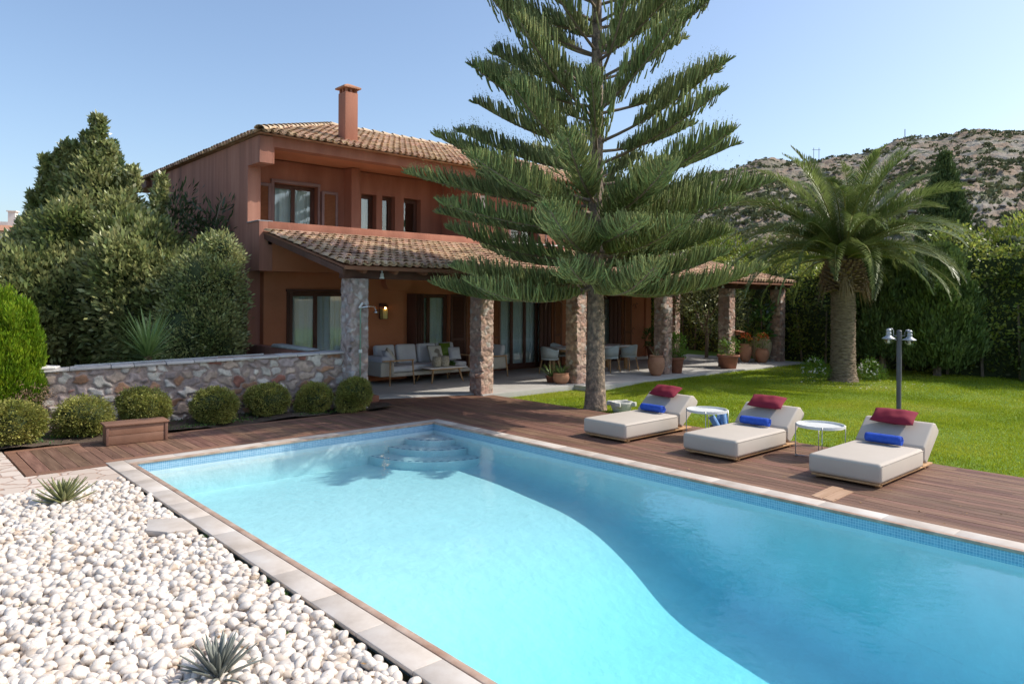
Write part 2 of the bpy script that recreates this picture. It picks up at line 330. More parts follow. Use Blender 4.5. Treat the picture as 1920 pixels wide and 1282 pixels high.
def np_mesh(name, V, F, m, parent=None, smooth=False, col=None):
    V = np.asarray(V, np.float32); F = np.asarray(F, np.int32); me = bpy.data.meshes.new(name)
    nf, k = F.shape
    me.vertices.add(len(V)); me.vertices.foreach_set('co', V.ravel())
    me.loops.add(nf*k); me.loops.foreach_set('vertex_index', F.ravel())
    me.polygons.add(nf); me.polygons.foreach_set('loop_start', np.arange(nf, dtype=np.int32)*k)
    if smooth: me.polygons.foreach_set('use_smooth', np.ones(nf, bool))
    me.update(calc_edges=True); me.validate()
    if col is not None:
        a = me.attributes.new('Col', 'FLOAT_COLOR', 'POINT'); c = np.ones((len(V), 4), np.float32); c[:, :3] = col; a.data.foreach_set('color', c.ravel())
    me.materials.append(m)
    return link(bpy.data.objects.new(name, me), parent)
def unit(a): return a/np.maximum(np.linalg.norm(a, axis=-1, keepdims=True), 1e-9)
def leaf_quads(P, D, size, ratio=.45, fold=.15, rs=NR):
    """diamond leaves at P pointing along D"""
    n = len(P); D = unit(D); A = unit(rs.normal(size=(n, 3))); W = unit(np.cross(D, A)); Nn = np.cross(W, D)
    s = (np.asarray(size)*np.ones(n))[:, None]
    V = np.stack([P, P+D*s*.5+W*s*ratio*.5+Nn*s*fold*.4, P+D*s, P+D*s*.5-W*s*ratio*.5+Nn*s*fold*.4], 1).reshape(-1, 3)
    return V, np.arange(n*4).reshape(n, 4)
def sph(n, rs=NR): return unit(rs.normal(size=(n, 3)))
def clumps(lobes, dens, clump, csig, size, up=.35, out=.9, zmin=None, inner=.72, ratio=.45, rs=NR, jit=.7):
    """leaf clumps through the outer volume of ellipsoid lobes [(c, r)]"""
    Ps = []; Ds = []
    for c, r in lobes:
        c = np.array(c, float); r = np.array(r, float); area = 4*PI*((r[0]*r[1])**1.6/3+(r[0]*r[2])**1.6/3+(r[1]*r[2])**1.6/3)**(1/1.6)
        k = max(4, int(area*dens)); d = sph(k, rs); rad = inner+(1.06-inner)*rs.rand(k, 1)**.6
        ctr = c+d*r*rad; keep = np.ones(k, bool)
        for c2, r2 in lobes:
            if c2 is c: continue
            q = (ctr-np.array(c2))/np.array(r2); keep &= (np.sum(q*q, 1) > .5) | (np.allclose(c, c2))
        if zmin is not None: keep &= ctr[:, 2] > zmin
        ctr = ctr[keep]; dd = unit(d[keep]/r)
        P = np.repeat(ctr, clump, 0); O = np.repeat(dd, clump, 0); off = rs.normal(size=P.shape)*csig
        P = P+off; Dv = O*out+unit(off)*.5+rs.normal(size=P.shape)*jit*.5; Dv[:, 2] += up
        Ps.append(P); Ds.append(Dv)
    P = np.concatenate(Ps); D = np.concatenate(Ds)
    if zmin is not None: k = P[:, 2] > zmin; P = P[k]; D = D[k]
    return leaf_quads(P, D, size*(.65+.7*rs.rand(len(P))), ratio, rs=rs)
def cat(parts):
    V = []; F = []; b = 0
    for v, f in parts: V.append(v); F.append(f+b); b += len(v)
    return np.concatenate(V), np.concatenate(F)
def blob(name, lobes, m, parent, sub=3, shrink=.78, zmin=-9):
    """dark solid fill behind the leaves, inner shade put into its colour"""
    import bmesh
    bm = bmesh.new()
    for c, r in lobes:
        q = bmesh.ops.create_icosphere(bm, subdivisions=sub, radius=1)
        for v in q['verts']:
            p = v.co; k = shrink*(1+.16*math.sin(p.x*7+c[0]*3)*math.sin(p.y*6+c[1])*math.sin(p.z*8+c[2]))
            v.co = Vector((c[0]+p.x*r[0]*k, c[1]+p.y*r[1]*k, max(zmin, c[2]+p.z*r[2]*k)))
    me = bpy.data.meshes.new(name); bm.to_mesh(me); bm.free(); me.materials.append(m); me.shade_smooth()
    return link(bpy.data.objects.new(name, me), parent)
def ribbons(P, D, L, wid, bend, seg=4, rs=NR, wfun=None, side=None):
    """strap leaves: start P, direction D, length L, drooping by bend"""
    n = len(P); D = unit(D); L = L*np.ones(n); wid = wid*np.ones(n); bend = bend*np.ones(n)
    side = unit(np.cross(D, np.tile([0, 0, 1.], (n, 1)))+1e-4) if side is None else unit(side); pts = []; cur = P.copy(); d = D.copy()
    for i in range(seg+1):
        t = i/seg; w_ = (wfun(t) if wfun else (1-t)**.6)*wid
        pts.append(cur-side*w_[:, None]/2); pts.append(cur+side*w_[:, None]/2)
        cur = cur+d*(L/seg)[:, None]; d = d.copy(); d[:, 2] -= bend/seg; d = unit(d)
    V = np.stack(pts, 1); k = 2*(seg+1); F = []
    for i in range(seg): F.append(np.stack([np.arange(n)*k+2*i, np.arange(n)*k+2*i+1, np.arange(n)*k+2*i+3, np.arange(n)*k+2*i+2], 1))
    return V.reshape(-1, 3), np.concatenate(F)
def tubes3(P0, dirs, L, r0, r1, curve, seg=4, ns=3):
    """many thin curved tubes: dirs start direction, curve added over the length"""
    n = len(P0); rings = []; cur = P0.copy(); d = unit(dirs)
    A = unit(np.cross(d, np.tile([.3, .2, 1.], (n, 1)))); B = np.cross(d, A)
    for i in range(seg+1):
        t = i/seg; r = (r0+(r1-r0)*t)
        for k in range(ns):
            a = 2*PI*k/ns; rings.append(cur+(A*math.cos(a)+B*math.sin(a))*np.reshape(r*np.ones(n), (n, 1)))
        cur = cur+d*np.reshape(L*np.ones(n), (n, 1))/seg; d = unit(d+curve/seg)
    V = np.stack(rings, 1); m_ = (seg+1)*ns; F = []
    for i in range(seg):
        for k in range(ns):
            F.append(np.stack([np.arange(n)*m_+i*ns+k, np.arange(n)*m_+i*ns+(k+1) % ns, np.arange(n)*m_+(i+1)*ns+(k+1) % ns, np.arange(n)*m_+(i+1)*ns+k], 1))
    return V.reshape(-1, 3), np.concatenate(F)
# ================================================================== SETTING
def struct(o): o['kind'] = 'structure'; return o
PX0, PX1, PY0, PY1 = 2.57, 7.31, -6.0, 10.05      # pool inner edge
g = MB(); z = -.14; B = 900
for x0, y0, x1, y1 in ((-B, -B, 2.45, B), (7.45, -B, B, B), (2.45, 10.2, 7.45, B), (2.45, -B, 7.45, -6.2)):
    g.add([(x0, y0, z), (x1, y0, z), (x1, y1, z), (x0, y1, z)], [(0, 1, 2, 3)])
struct(g.build('ground', M['ground']))
# lawn sheet (dips a little by the terrace) and its blades
def lawn_z(x, y): 
    t = np.clip((y-8.5)/3.0, 0, 1)*np.clip((15.5-x)/2.0, 0, 1); return -.035-.075*t*t*(3-2*t)
xs = np.concatenate([np.linspace(10.42, 16, 24), np.linspace(16.4, 27, 20)]); ys = np.linspace(-16, 20, 90)
gx, gy = np.meshgrid(xs, ys); V = np.stack([gx.ravel(), gy.ravel(), lawn_z(gx.ravel(), gy.ravel())], 1); nx = len(xs)
F = np.array([(j*nx+i, j*nx+i+1, (j+1)*nx+i+1, (j+1)*nx+i) for j in range(len(ys)-1) for i in range(nx-1)])
struct(np_mesh('lawn', V, F, M['grass_base'], smooth=True))
def grass(n, x0, x1, y0, y1, hgt, wid, name, label):
    P = np.stack([NR.uniform(x0, x1, n), NR.uniform(y0, y1, n), np.zeros(n)], 1)
    P = P[~((P[:, 0] < 24.1) & (P[:, 1] > np.where(P[:, 0] > 13.05, 11.58, 12.1)))]
    P = P[~((np.abs(P[:, 0]-10.67) < .2) & (np.abs(P[:, 1]-9.35) < .2))]; n = len(P)
    P[:, 2] = lawn_z(P[:, 0], P[:, 1])-.004
    # patchy height
    hh = hgt*(.55+.45*NR.rand(n))*(1+.35*np.sin(P[:, 0]*2.1+P[:, 1]*.7)*np.sin(P[:, 1]*1.7-P[:, 0]*.4))
    a = NR.rand(n)*2*PI; s = np.stack([np.cos(a), np.sin(a), 0*a], 1)*wid/2
    tip = P+np.stack([NR.normal(size=n)*.012, NR.normal(size=n)*.012, hh], 1)
    mid = (P+tip)/2+NR.normal(size=(n, 3))*.003
    V = np.stack([P-s, P+s, mid+s*.8, tip, mid-s*.8], 1).reshape(-1, 3)
    F = np.arange(n*5).reshape(n, 5)
    o = np_mesh(name, V, F, M['grass']); tag(o, label, 'grass', kind='stuff'); return o
grass(230000, 10.43, 17.5, -1.5, 12.1, .040, .0085, 'lawn_grass', 'short bright green lawn grass beside the wooden pool deck')
grass(130000, 17.5, 26.5, -4, 13, .045, .013, 'lawn_grass', 'short green lawn grass around the palm and up to the tall hedge')
# crazy paving, pebble bed base, planting bed
struct(MB().box(-9, 9.28, -.2, 2.31, 10.12, -.012).box(-9, 10.12, -.2, 1.44, 12.3, -.012).build('paving', M['paving']))
struct(MB().box(-9, -6, -.2, 2.31, 9.28, -.07).build('pebble_bed', M['soil']))
soil = MB()
gx, gy = np.meshgrid(np.linspace(-4, 7.75, 80), np.linspace(11.93, 13.7, 16)); zz = -.005+.03*NR.rand(*gx.shape)+.035*np.sin(gx*3)*np.sin(gy*4)
V = np.stack([gx.ravel(), gy.ravel(), zz.ravel()], 1); F = np.array([(j*80+i, j*80+i+1, (j+1)*80+i+1, (j+1)*80+i) for j in range(15) for i in range(79)])
struct(MB().box(-4, 11.942, -.2, 7.75, 13.7, -.042).build('bed_edge', M['soil']))
struct(np_mesh('planting_bed', V, F, M['soil'], smooth=True))
struct(MB().box(-9, 13.7, -.2, 6.4, 30, -.02).build('side_garden', M['soil']))
# deck boards
def boards(mb, x0, x1, y0, y1, w, d='y', z=-.006, gap=.006, seglen=3.2):
    a0, a1, b0, b1 = (x0, x1, y0, y1) if d == 'y' else (y0, y1, x0, x1)
    n = max(1, round((a1-a0)/w)); w = (a1-a0)/n
    for i in range(n):
        p = a0+i*w; q = b0; first = True
        while q < b1-1e-6:
            L = seglen*(.5+rnd.random()) if not first else seglen*(.3+rnd.random()); first = False
            e = min(b1, q+L); e = b1 if b1-e < .5 else e; dz = rnd.uniform(-.0012, .0012)
            if d == 'y': mb.box(p+gap/2, q+.001, z-.03, p+w-gap/2, e-.001, z+dz)
            else: mb.box(q+.001, p+gap/2, z-.03, e-.001, p+w-gap/2, z+dz)
            q = e
dk = MB()
boards(dk, 7.56, 10.40, -6, 12.42, .115)
boards(dk, 2.34, 7.56, 10.46, 11.80, .125)
boards(dk, 1.58, 2.34, 10.26, 11.80, .14)
boards(dk, 7.1, 10.4, 12.42, 13.3, .115)
struct(dk.build('deck', M['deck']))
dk = MB(); boards(dk, 2.34, 7.56, 10.295, 10.455, .08, 'x'); boards(dk, 1.46, 2.33, 10.13, 10.25, .12, 'x'); boards(dk, 1.46, 7.1, 11.81, 11.94, .13, 'x'); boards(dk, 1.46, 1.575, 10.26, 11.8, .115)
boards(dk, 1.46, 2.56, 10.256, 10.256, .1) if False else None
struct(dk.build('deck_border', M['deck_x']))
struct(MB().box(1.46, 10.3, -.14, 7.56, 11.93, -.06).box(7.56, -6, -.14, 10.4, 12.4, -.06).build('deck_gap_shade', M['shade_dark']))  # dark sheet below the boards, shade of the gaps put into colour
dk = MB()
for i, (x0, x1) in enumerate(((7.60, 8.16), (7.62, 8.22))):
    y0 = 3.345+i*.135; dk.add([(x0, y0, -.0005), (x1, y0+.02, -.0005), (x1+.02, y0+.15, -.0005), (x0+.04, y0+.128, -.0005),
        (x0, y0, -.02), (x1, y0+.02, -.02), (x1+.02, y0+.15, -.02), (x0+.04, y0+.128, -.02)], [(0, 1, 2, 3), (0, 4, 5, 1), (1, 5, 6, 2), (2, 6, 7, 3), (3, 7, 4, 0)])
struct(dk.build('deck_repair_boards', M['deck_new']))
# terrace slab in big flags
tp = [(6.75, 12.62), (7.3, 12.62), (7.3, 13.28), (8.0, 13.2), (10.12, 12.40), (10.12, 12.12), (13.05, 12.12), (13.05, 11.60), (24.05, 11.50), (24.05, 19.5), (21.3, 19.5), (21.3, 16.1), (6.75, 16.1)]
struct(MB().prism(tp, -.22, .02).build('terrace', M['terrace'], bevel=.008))
# ---- pool
prof = [(-6.3, 1.62), (1.5, 1.60), (2.6, 1.48), (3.3, 1.38), (4.15, 1.27), (4.52, 1.19), (5.19, .93), (5.81, .75), (6.42, .65), (7.04, .61), (7.89, .555), (9.2, .53), (10.25, .53)]
py = np.array([p[0] for p in prof]); pz = np.array([p[1] for p in prof])
ys = np.concatenate([np.linspace(-6.3, 2, 20), np.linspace(2.15, 10.25, 60)]); zs = -np.interp(ys, py, pz)
ker = np.array([1, 2, 3, 2, 1])/9.; zs2 = np.convolve(np.pad(zs, 2, 'edge'), ker, 'valid'); fl = MB()
cove = [(PX0+.002, .42), (PX0+.02, .26), (PX0+.08, .12), (PX0+.18, .03), (PX0+.32, 0), (5, 0), (PX1-.32, 0), (PX1-.18, .03), (PX1-.08, .12), (PX1-.02, .26), (PX1-.002, .42)]   # rounded where walls meet the floor
V = []; nc_ = len(cove)
for i in range(len(ys)):
    k0 = min(1, (-zs2[i]-.3)/.8); V += [(xa_, ys[i], zs2[i]+ha*k0) for xa_, ha in cove]
F = [(i*nc_+j, i*nc_+j+1, (i+1)*nc_+j+1, (i+1)*nc_+j) for i in range(len(ys)-1) for j in range(nc_-1)]
struct(np_mesh('pool_floor', V, F, M['plaster'], smooth=True))
BZ = -.14
wl = MB().box(PX0-.14, PY0, -1.8, PX0, PY1, BZ).box(PX1, PY0, -1.8, PX1+.14, PY1, BZ).box(PX0-.14, PY1, -1.8, PX1+.14, PY1+.14, BZ).box(PX0-.14, PY0-.14, -1.8, PX1+.14, PY0, BZ)
struct(wl.build('pool_wall', M['plaster']))
struct(MB().box(PX0-.14, PY0, BZ, PX0, PY1, -.03).box(PX1, PY0, BZ, PX1+.14, PY1, -.03).build('pool_tile_band', M['mosaic_x']))
struct(MB().box(PX0-.14, PY1, BZ, PX1+.14, PY1+.14, -.03).build('pool_tile_band', M['mosaic_y']))
def coping(x0, x1, y0, y1, d, L=.62, name='coping'):
    mb = MB(); a, b = (x0, x1) if d == 'x' else (y0, y1); n = round((b-a)/L); L = (b-a)/n
    for i in range(n):
        p, q = a+i*L+.0015, a+(i+1)*L-.0015
        if d == 'x': mb.box(p, y0, -.03, q, y1, 0)
        else: mb.box(x0, p, -.03, x1, q, 0)
    return struct(mb.build(name, M['marble'], bevel=.004))
coping(2.325, 2.535, -6, 10.28, 'y', name='pool_coping_slabs'); coping(7.345, 7.55, -6, 10.28, 'y', name='pool_coping_slabs'); coping(2.537, 7.343, 10.085, 10.28, 'x', name='pool_coping_slabs')
struct(MB().box(2.54, -6, -.03, 2.60, 10.03, .002).box(7.282, -6, -.03, 7.34, 10.03, .002).box(2.54, 10.032, -.03, 7.34, 10.08, .002).build('pool_rim', M['marble_rim'], bevel=.006))
# quarter-round corner steps under water
for i, (r, zt) in enumerate(((.60, -.205), (.92, -.30), (1.28, -.40))):
    c = (PX1, PY1); pts = [c]+[(c[0]-r*math.cos(a), c[1]-r*math.sin(a)) for a in np.linspace(0, PI/2, 28)]
    struct(MB().prism(pts, -.60+.01*i, zt).build('pool_step', M['plaster'], bevel=.01))
    st = MB(); n = int(r*13); 
    for k in range(n):
        a0 = (k+.25)/n*PI/2; a1 = a0+PI/2/n*.5
        q = [(c[0]-rr*math.cos(a), c[1]-rr*math.sin(a), zt+.003) for rr, a in ((r-.05, a0), (r-.018, a0), (r-.018, a1), (r-.05, a1))]
        st.add(q, [(0, 1, 2, 3)])
    struct(st.build('pool_step_tiles', M['step_tile']))
# water body: closed box, ripples in the material
struct(MB().box(PX0-.02, PY0-.02, -1.75, PX1+.02, PY1+.02, -.112).build('water', M['water']))
# small ladder-like pool inlet left out; stepping slab
tag(MB().prism([(2.03, 7.38), (2.29, 7.22), (2.29, 6.80), (2.05, 6.86), (1.92, 7.05)], -.05, .005).build('stepping_slab', M['marble'], bevel=.006),
    'flat beige stone slab lying in the white pebbles beside the pool coping', 'stone slab')

# ---- pebbles
def pebble_base(sub):
    import bmesh
    bm = bmesh.new(); bmesh.ops.create_icosphere(bm, subdivisions=sub, radius=1); bm.verts.ensure_lookup_table()
    V = np.array([v.co[:] for v in bm.verts]); F = np.array([[v.index for v in f.verts] for f in bm.faces]); bm.free(); return V, F
PB = {s: pebble_base(s) for s in (2, 3)}
def pebble_shape(sub, rs):
    V, F = PB[sub]; f = rs.normal(size=(3, 3))*1.1; ph = rs.rand(3)*6
    k = 1+.10*np.sin(V@f[0]+ph[0])+.08*np.sin(V@f[1]*1.6+ph[1])+.05*np.sin(V@f[2]*2.6+ph[2])
    v = np.sign(V)*np.abs(V)**.92*k[:, None]; return v, F
slots = []
yy = 2.2
while yy < 9.33:
    xx = -1.2+rnd.random()*.04; sz = .058
    while xx < 2.30:
        slots.append((xx+rnd.uniform(-.018, .018), yy+rnd.uniform(-.018, .018))); xx += sz*rnd.uniform(.9, 1.2)
    yy += .050
def peb_ok(x, y):
    if x > 2.29 or y > 9.33+.03*math.sin(x*9): return False
    if 1.9 < x and 6.80 < y < 7.38 and x > 1.94: return False
    return True
items = []
for layer, frac in ((0, 1.0), (1, .55)):
    for x, y in slots:
        if rnd.random() > frac or not peb_ok(x, y): continue
        a = rnd.uniform(.031, .050); a *= 1.3 if rnd.random() < .1 else 1; b = a*rnd.uniform(.60, .85); c = a*rnd.uniform(.5, .72)
        items.append((x+(rnd.uniform(-.02, .02) if layer else 0), y+(rnd.uniform(-.02, .02) if layer else 0), -.055+(.028 if layer else 0)+rnd.uniform(0, .012), a, b, c, layer))
def peb_xf(v, it, rs):
    e = Euler((rs.normal()*.35, rs.normal()*.35, rs.rand()*6.28)).to_matrix(); return (v*np.array(it[3:6]))@np.array(e).T
fw = np.array([math.sin(R(TH)), math.cos(R(TH))])
def vis_size(it):
    d = fw@np.array(it[:2]); lat = abs(it[0]*fw[1]-it[1]*fw[0]); 
    inside = lat < .70*d and d > 3.0 and it[6] == 1 and (2.1/d*1350) < 735
    return it[3]/d if inside else 0
order = sorted(items, key=vis_size, reverse=True); top = order[:300]; rest = order[300:]
shapes = [pebble_shape(3, NR) for _ in range(10)]; pm = []
for v, f in shapes:
    me_o = np_mesh('pebble', v, f, M['pebble'], smooth=True); pm.append(me_o.data); bpy.data.objects.remove(me_o)
for i, it in enumerate(top):
    o = bpy.data.objects.new('pebble', pm[i % 10]); COL.objects.link(o); o.location = it[:3]; o.scale = it[3:6]
    o.rotation_euler = (NR.normal()*.35, NR.normal()*.35, NR.rand()*6.28)
    tag(o, 'smooth white pebble lying in the near part of the pebble bed by the pool coping', 'pebble', 'white pebbles in the bed beside the pool')
parts = []
sh2 = [pebble_shape(2, NR) for _ in range(40)]
for i, it in enumerate(rest):
    v, f = sh2[i % 40]; parts.append((peb_xf(v, it, NR)+np.array(it[:3]), f))
V, F = cat(parts)
tag(np_mesh('pebbles', V, F, M['pebble'], smooth=True), 'bed of white rounded pebbles between the crazy paving and the pool', 'pebbles', kind='stuff')
# moss tufts between pebbles
P = np.stack([NR.uniform(.3, 2.28, 60), NR.uniform(3, 9, 60), np.full(60, -.045)], 1); P = P[NR.rand(60) < .5]; P = np.concatenate([P, np.stack([np.full(9, 2.28), NR.uniform(3.2, 7.2, 9), np.full(9, -.04)], 1)])
P = np.repeat(P, 60, 0)+NR.normal(size=(len(P)*60, 3))*[.022, .03, .006]
tag(np_mesh('moss', *leaf_quads(P, NR.normal(size=P.shape)*.5+[0, 0, 1], .02), M['green_leaf']), 'small tufts of weeds and moss between the pebbles', 'weeds', kind='stuff')

# ---- rubble stone surfaces
PAL_WALL = [((.56, .51, .45), 5), ((.62, .56, .48), 4), ((.50, .38, .30), 3), ((.40, .22, .13), 2), ((.33, .14, .10), 1.2), ((.36, .29, .27), 4)]
PAL_PIL = [((.42, .25, .19), 4), ((.50, .33, .25), 4), ((.34, .22, .18), 3), ((.56, .42, .33), 2.5), ((.48, .43, .38), 1.2)]
def stone_box(name, corners, z0, z1, cell, pal, mortar, depth, res, parent=None, seed=1, fill=.8, ztop=None):
    """closed footprint 'corners' (ccw) walled with displaced rubble stones; capped"""
    rs = np.random.RandomState(seed); C = [np.array(c, float) for c in corners]; segs = []; per = 0
    for i in range(len(C)):
        a, b = C[i], C[(i+1) % len(C)]; L = np.linalg.norm(b-a); segs.append((a, b, L, per)); per += L
    nu = max(8, int(per/res)); nv = max(4, int((z1-z0)/res)); su = np.arange(nu)*per/nu; sv_ = np.linspace(0, 1, nv)
    pos = np.zeros((nu, 2)); nor = np.zeros((nu, 2)); 
    for i, s in enumerate(su):
        for a, b, L, p0 in segs:
            if p0 <= s < p0+L+1e-9: t = (s-p0)/L; pos[i] = a+(b-a)*t; d = (b-a)/L; nor[i] = (d[1], -d[0])
    frac = np.array([min([abs(s-p0) for *_, p0 in segs]+[abs(per-s)]) for s in su])
    zt = np.full(nu, z1) if ztop is None else np.array([ztop(p) for p in pos])
    Z = z0+(zt[None, :]-z0)*sv_[:, None]; U = np.tile(su, (nv, 1))
    # jittered seeds
    n1 = int(per/cell); n2 = max(1, int((z1-z0)/(cell*.72))); sx = []; sy = []
    for j in range(-1, n2+2):
        for i in range(n1):
            if rs.rand() < .93: sx.append((i+.5*(j % 2)+rs.uniform(.05, .95))*per/n1); sy.append(z0+(j+rs.uniform(.05, .95))*(z1-z0)/n2)
    sx = np.array(sx) % per; sy = np.array(sy); wgt = rs.uniform(0, cell*.28, len(sx))
    Uw = U+.022*np.sin(Z*31+U*9)+.016*np.sin(U*47+Z*5); Zw = Z+.018*np.sin(U*27+Z*13)+.012*np.sin(Z*53)
    f1 = np.full(U.size, 9.); f2 = np.full(U.size, 9.); idx = np.zeros(U.size, int); u = Uw.ravel(); zz = Zw.ravel()
    for k in range(len(sx)):
        du = np.abs(u-sx[k]); du = np.minimum(du, per-du); dz = (zz-sy[k])*1.35; dd = np.sqrt(du*du+dz*dz)-wgt[k]
        c1 = dd < f1; f2 = np.where(c1, f1, np.minimum(f2, dd)); idx = np.where(c1, k, idx); f1 = np.where(c1, dd, f1)
    e = f2-f1; st = np.clip((e-cell*(1-fill)*.35)/(cell*.16), 0, 1); st = st*st*(3-2*st)
    pr = rs.uniform(.35, 1, len(sx)); tilt = rs.normal(size=(len(sx), 2))*.25
    dsp = depth*st*(pr[idx]+tilt[idx, 0]*(u-sx[idx])/cell+tilt[idx, 1]*(zz-sy[idx])/cell)+rs.normal(size=U.size)*depth*.05
    cols = np.array([c for c, _ in pal]); pw = np.array([q for _, q in pal]); ci = rs.choice(len(pal), len(sx), p=pw/pw.sum())
    sc = cols[ci]*rs.uniform(.75, 1.22, (len(sx), 1)); col = np.array(mortar)[None]*(1-st[:, None])+sc[idx]*st[:, None]
    dsp = dsp.reshape(nv, nu); X = pos[None, :, 0]+nor[None, :, 0]*dsp; Y = pos[None, :, 1]+nor[None, :, 1]*dsp
    V = np.stack([X, Y, Z+0*X], -1).reshape(-1, 3); F = []
    jj, ii = np.meshgrid(np.arange(nv-1), np.arange(nu), indexing='ij'); i2 = (ii+1) % nu
    F = np.stack([jj*nu+ii, jj*nu+i2, (jj+1)*nu+i2, (jj+1)*nu+ii], -1).reshape(-1, 4)
    # cap: shrink ring to the centre line
    cen = pos.mean(0); ring = len(V); capc = np.array([[cen[0]+(p[0]-cen[0])*.02, cen[1]+(p[1]-cen[1])*.02, zt[i]] for i, p in enumerate(pos)])
    V = np.concatenate([V, capc]); b0 = (nv-1)*nu; ii = np.arange(nu); i2 = (ii+1) % nu
    F = np.concatenate([F, np.stack([b0+ii, b0+i2, ring+i2, ring+ii], 1)]); col = np.concatenate([col, np.tile(mortar, (nu, 1))])
    return np_mesh(name, V, F, M['stone'], parent, smooth=True, col=col)

# garden wall with its coping stones
GW = thing('stone_wall', 'low rubble stone garden wall topped with pale flagstones behind the round bushes', 'garden wall', (0, 0, 0))
wa, wb = np.array([2.02, 13.55]), np.array([6.93, 12.5]); wd = (wb-wa)/np.linalg.norm(wb-wa); wn = np.array([wd[1], -wd[0]])
ztf = lambda p: .90+.155*np.clip(((p-wa)@wd)/np.linalg.norm(wb-wa), 0, 1)
stone_box('wall', [wa, wb, wb-wn*.34, wa-wn*.34], -.1, 1.0, .20, PAL_WALL, (.34, .26, .225), .034, .0155, GW, 5, .52, ztop=ztf)
cp = MB(); t = 0; LW = np.linalg.norm(wb-wa)
while t < LW-.05:
    L = min(rnd.uniform(.28, .6), LW-t); a = wa+wd*(t+.004); b = wa+wd*(t+L-.004); o1 = .05+rnd.uniform(-.02, .03); th = rnd.uniform(.035, .05)
    q = [a+wn*o1, (a+b)/2+wn*(o1+rnd.uniform(-.01, .015)), b+wn*(o1+rnd.uniform(-.015, .015)), b-wn*.40, a-wn*.40]; z0 = float(ztf(a))-.002
    z1 = float(ztf(b))-.002; n = 5; vs = [(*p, z0 if i in (0, 4) else (z0+z1)/2 if i == 1 else z1) for i, p in enumerate(q)]; vs += [(x, y, zz+th) for x, y, zz in vs]
    cp.add(vs, [(4, 3, 2, 1, 0), (5, 6, 7, 8, 9)]+[(i, (i+1) % 5, 5+(i+1) % 5, 5+i) for i in range(5)]); t += L
cp.build('coping', mat('wall_cap_stone', [(.46, .42, .39), (.64, .60, .56)], .9, 3, 6, isl=.15, bump=.3), GW, bevel=.008)
sl = MB().prism([(2.0, 13.50), (2.32, 13.44), (2.42, 13.62), (2.2, 13.95), (1.95, 13.9)], .955, .995).build('loose_slab', M['white_plaster'], bevel=.008)
tag(sl, 'white broken stone slab lying on the left end of the rubble wall', 'stone slab')
rail = MB().bar((2.6, 13.52, .99), (5.55, 12.99, 1.075), .03, .02).build('metal_strip', M['lamp_hood']); tag(rail, 'long thin pale metal strip lying along the top of the rubble wall', 'metal strip')
# ================================================================== HOUSE
H = thing('villa', 'two-storey terracotta red villa with clay tile roofs and a stone-pillared porch', 'house', (12, 16, 0))
H.location = (0, 0, 0)
X0, X1, YF, YG, YU = 6.53, 21.3, 15.55, 16.0, 17.0
def wall_open(mb, x0, x1, z0, z1, y0, y1, ops):
    """wall slab in the XZ plane with rectangular openings (x0,x1,z0,z1)"""
    xs = sorted({x0, x1, *[o[0] for o in ops], *[o[1] for o in ops]})
    for a, b in zip(xs, xs[1:]):
        if b-a < 1e-4: continue
        cut = sorted([(o[2], o[3]) for o in ops if o[0] <= a+1e-5 and o[1] >= b-1e-5]); z = z0
        for p, q in cut:
            if p-z > 1e-4: mb.box(a, y0, z, b, y1, p)
            z = q
        if z1-z > 1e-4: mb.box(a, y0, z, b, y1, z1)
# openings
gf = [(7.46, 9.15, .05, 2.27), (10.90, 12.14, .02, 2.25), (14.00, 16.2, .02, 2.25), (18.0, 19.7, .02, 2.25)]
uf = [(7.50, 8.66, 3.5, 4.95), (9.93, 10.40, 3.5, 4.93), (10.58, 11.0, 3.5, 4.94), (11.28, 11.86, 3.5, 4.94)]
b = MB(); wall_open(b, X0+.3, X1, .0, 2.72, YG, YG+.3, gf); b.build('wall', M['stucco_porch'], H)
MB().box(X0+.001, YF+.02, 2.72, X1, YG+.3, 3.34).build('wall', M['stucco_porch'], H)
b = MB(); wall_open(b, X0+.3, 12.60, 3.34, 5.5, YU, YU+.28, uf)
b.box(9.42, 16.62, 3.34, 9.66, YU-.001, 5.5)                     # pilaster
b.box(X0+.3, YU+.28, 5.497, 12.6, YU+.9, 5.6)
b.build('wall', M['stucco'], H)
uf2 = [(13.25, 13.6, 4.75, 5.1), (14.6, 15.7, 3.6, 4.9), (17.5, 18.6, 3.6, 4.9), (19.75, 20.3, 3.6, 4.9)]
b = MB(); wall_open(b, 12.60, X1, 3.34, 5.62, 16.25, 16.53, uf2); b.box(12.60, YF+.003, 3.34, 12.86, 16.25, 5.70).box(12.60, 16.531, 3.34, 12.86, YU+.28, 5.5)
b.build('wall', M['stucco'], H)
# side wall with its notch above the parapet, and rear walls
b = MB()
b.box(X0, 16.2, 0, X0+.3, 23.6, 5.72); b.box(X0, YF, 2.721, X0+.3, 16.2, 3.60)
b.box(X0, YF, 5.12, X0+.3, 16.2, 5.72)
b.build('side_wall', M['stucco_side'], H)
MB().box(X0+.002, YF+.002, 3.60, X0+.20, 16.198, 3.82).build('parapet', M['stucco_side'], H)
MB().box(X0+.03, 12.62, .02, X0+.25, 16.2, 1.06).build('low_wall', M['stucco_side'], H, bevel=.01)
MB().box(X0, YF+.22, 1.1, X0+.3, YG, 2.72) if False else None
MB().box(X0-.02, YF-.0, 3.822, X0+.31, 16.2, 3.842).build('sill', M['lamp_hood'], H)
MB().box(X0+.3, 23.3, 0, X1, 23.6, 5.72).box(X1-.3, YG+.3, 0, X1, 23.3, 2.72).box(X1-.3, 16.53, 2.72, X1, 23.3, 5.72).build('rear_wall', M['stucco'], H)
